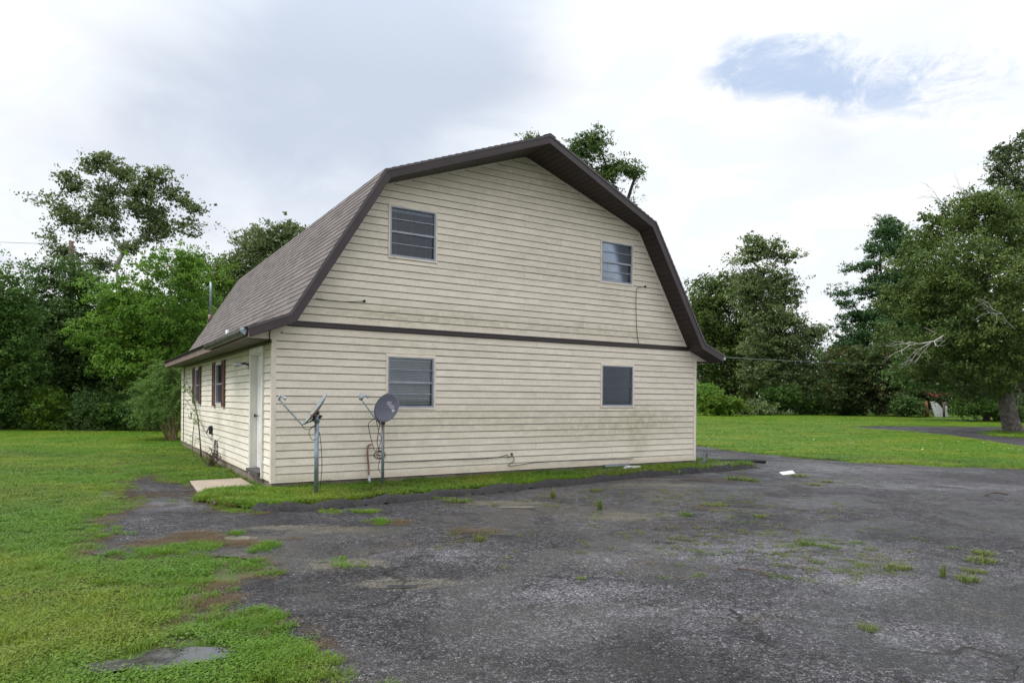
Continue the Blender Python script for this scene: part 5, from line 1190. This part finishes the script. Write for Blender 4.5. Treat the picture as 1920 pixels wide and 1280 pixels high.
# small sprouts in the cracks, too many to count
ex = []
for (px, py, r, n) in [(1260, 960, 1.2, 26), (1330, 1010, 1.0, 22), (1400, 1000, 1.0, 20), (1480, 1020, 1.0, 22), (1550, 1030, .8, 22), (1600, 1050, .6, 16), (1430, 940, 1.3, 22), (1330, 930, 1.1, 26), (1200, 925, 1.0, 22), (1050, 940, .7, 16), (870, 945, .6, 14), (1500, 890, 1.5, 20), (1560, 1060, .5, 10), (900, 1010, .5, 8), (980, 1030, .9, 8), (1240, 1060, .7, 10), (1500, 960, 1.2, 12), (1150, 1000, 1, 8), (1640, 1000, .8, 10), (1500, 1075, .3, 5)]:
    n = int(n*2.0); c = G(px, py)[:2]; a = rg.random(n)*6.28; rr = r*np.sqrt(rg.random(n)); ex.append(c+np.outer(rr*np.cos(a), RT)+np.outer(rr*np.sin(a), FW))
P = np.concatenate(ex); P = P[inside(P, ASPH)]; n = len(P); s2 = rg.uniform(.3, .8, n)
scatter('crack_sprouts', np.column_stack([P, np.full(n, .014)]), rg.uniform(0, 6.28, n).astype(np.float32), np.column_stack([s2, s2, s2*rg.uniform(.5, 1.1, n)]).astype(np.float32), rg.integers(0, 5, n).astype(np.int32), psp, 'tiny green sprouts scattered over the cracked asphalt', 'weeds')
# larger countable weed tufts: one mesh each
tuftm = []
for k in range(4):
    a = blade_proto('t', 190, .13, .02, .08, .003, M_sprout, 60+k, 1.4).data; tuftm.append(a)
weedm = blade_proto('t', 60, .05, .06, .20, .0035, M_sprout, 70, .6).data
TF = [(1385, 891, 1.9, 1.2, 'wide low grass tuft on the asphalt before the berm tip'), (1408, 893, 1.5, 1.0, 'grass tuft touching the right end of the wide low one'), (1500, 883, 1.6, 1.1, 'grass tuft right beside the white scrap on the asphalt'), (1530, 899, 1.2, .8, 'sparse tuft below and right of the white scrap'), (1555, 893, 1.1, .8, 'small tuft furthest right of those near the white scrap'),
      (1128, 950, .8, 1.9, 'tall upright weed in front of the berm, right of its pair'), (1040, 932, .9, 1.9, 'tall upright weed in front of the berm, left of its pair'), (862, 942, 1.5, 1.0, 'low weed tuft on asphalt left of the silty puddle'), (905, 1014, .7, .9, 'lone small tuft in mid-asphalt below the silty puddle'), (1515, 1011, .9, 1.0, 'upright tuft in the weedy middle of the asphalt'), (1560, 1015, .9, .6, 'flattened tuft right of the upright one in mid-asphalt'),
      (1690, 1052, 1.1, .8, 'grass tuft left of the line of weeds in the crack'), (1848, 1022, .9, .8, 'uppermost tuft in the crack at the right'), (1845, 1036, 1.2, .8, 'widest tuft in the crack at the right'), (1832, 1056, .8, .7, 'third tuft down the crack at the right'), (1820, 1072, .9, .9, 'lowest tuft in the crack at the right'), (1774, 1066, .5, 1.4, 'thin upright sprout left of the crack'), (1290, 960, .8, .9, 'small tuft left of the reddish weeds'), (1345, 940, 1.4, .7, 'reddish-green tuft in the weed patch below the berm tip'),
      (1634, 1166, .6, .5, 'tiny flat tuft in the lower right asphalt'), (1095, 1083, .35, .5, 'tiny tuft in the lower middle asphalt'), (1430, 960, .8, .6, 'low tuft between weed patch and light dust'), (1120, 918, .7, 1.2, 'weed close against the berm')]
for k, (px, py, s, h, lb) in enumerate(TF):
    tall = h > 1.3; o = link('weed_tuft', weedm if tall else tuftm[k % 4]); o.location = G(px, py, .014); o.rotation_euler[2] = k*1.7; o.scale = (s, s*.8, (h*.75 if not tall else h*.55)); tag(o, lb, 'weed', 'weed tufts growing through the asphalt')
# white clover heads on the right lawn, one mass
n = 900; dd_ = np.sqrt(rg.uniform(22**2, 46**2, n)); X = rg.uniform(.28, .9, n)*dd_; P = EYE[:2]+dd_[:, None]*FW+X[:, None]*RT; P = P[~inside(P, ASPH) & ~inside(P, DRIVE)]; cl_ = vnoise(P, .5, 3)+rg.normal(0, .2, len(P)) > .05; P = P[cl_]
C3 = np.column_stack([P, np.full(len(P), .075)]); o = link('clover_flowers', mesh_np('clover_flowers', leaf_quads(C3, .022, rg, 1.5, .9), 4, rg.random(len(C3)), simple('clover white', (.62, .62, .52), .7)))
tag(o, 'white clover heads dotted over the right lawn', 'clover', None, 'stuff')
# loose gravel grains on the near asphalt
n = 3000; dd_ = np.sqrt(rg.uniform(2.9**2, 11**2, n)); X = rg.uniform(-.5, .85, n)*dd_; P = EYE[:2]+dd_[:, None]*FW+X[:, None]*RT; P = P[inside(P, ASPH)]; P = P[(vnoise(P, 1.1, 6)+rg.normal(0, .4, len(P))) > .1]
m_ = len(P); s = rg.uniform(.002, .0055, m_); ang = rg.random(m_)*6.28
gv = []
for k in range(4):
    an = ang+k*math.pi/2; gv.append(np.stack([P[:, 0]+np.cos(an)*s*(1.3 if k % 2 else 1), P[:, 1]+np.sin(an)*s*(1.3 if k % 2 else 1), np.full(m_, .0145)], 1))
tp = np.stack([P[:, 0], P[:, 1], .014+s*1.1], 1); tri = []
for k in range(4): tri.append(np.stack([gv[k], gv[(k+1) % 4], tp], 1).reshape(-1, 3))
me = mesh_np('loose_gravel', np.concatenate(tri), 3, np.tile(rg.random(m_), 4), simple('gravel stone', (.19, .185, .19), .8, var=.5, vs=40)); o = link('loose_gravel', me); tag(o, 'loose pale gravel grains scattered on the asphalt', 'gravel', None, 'stuff')
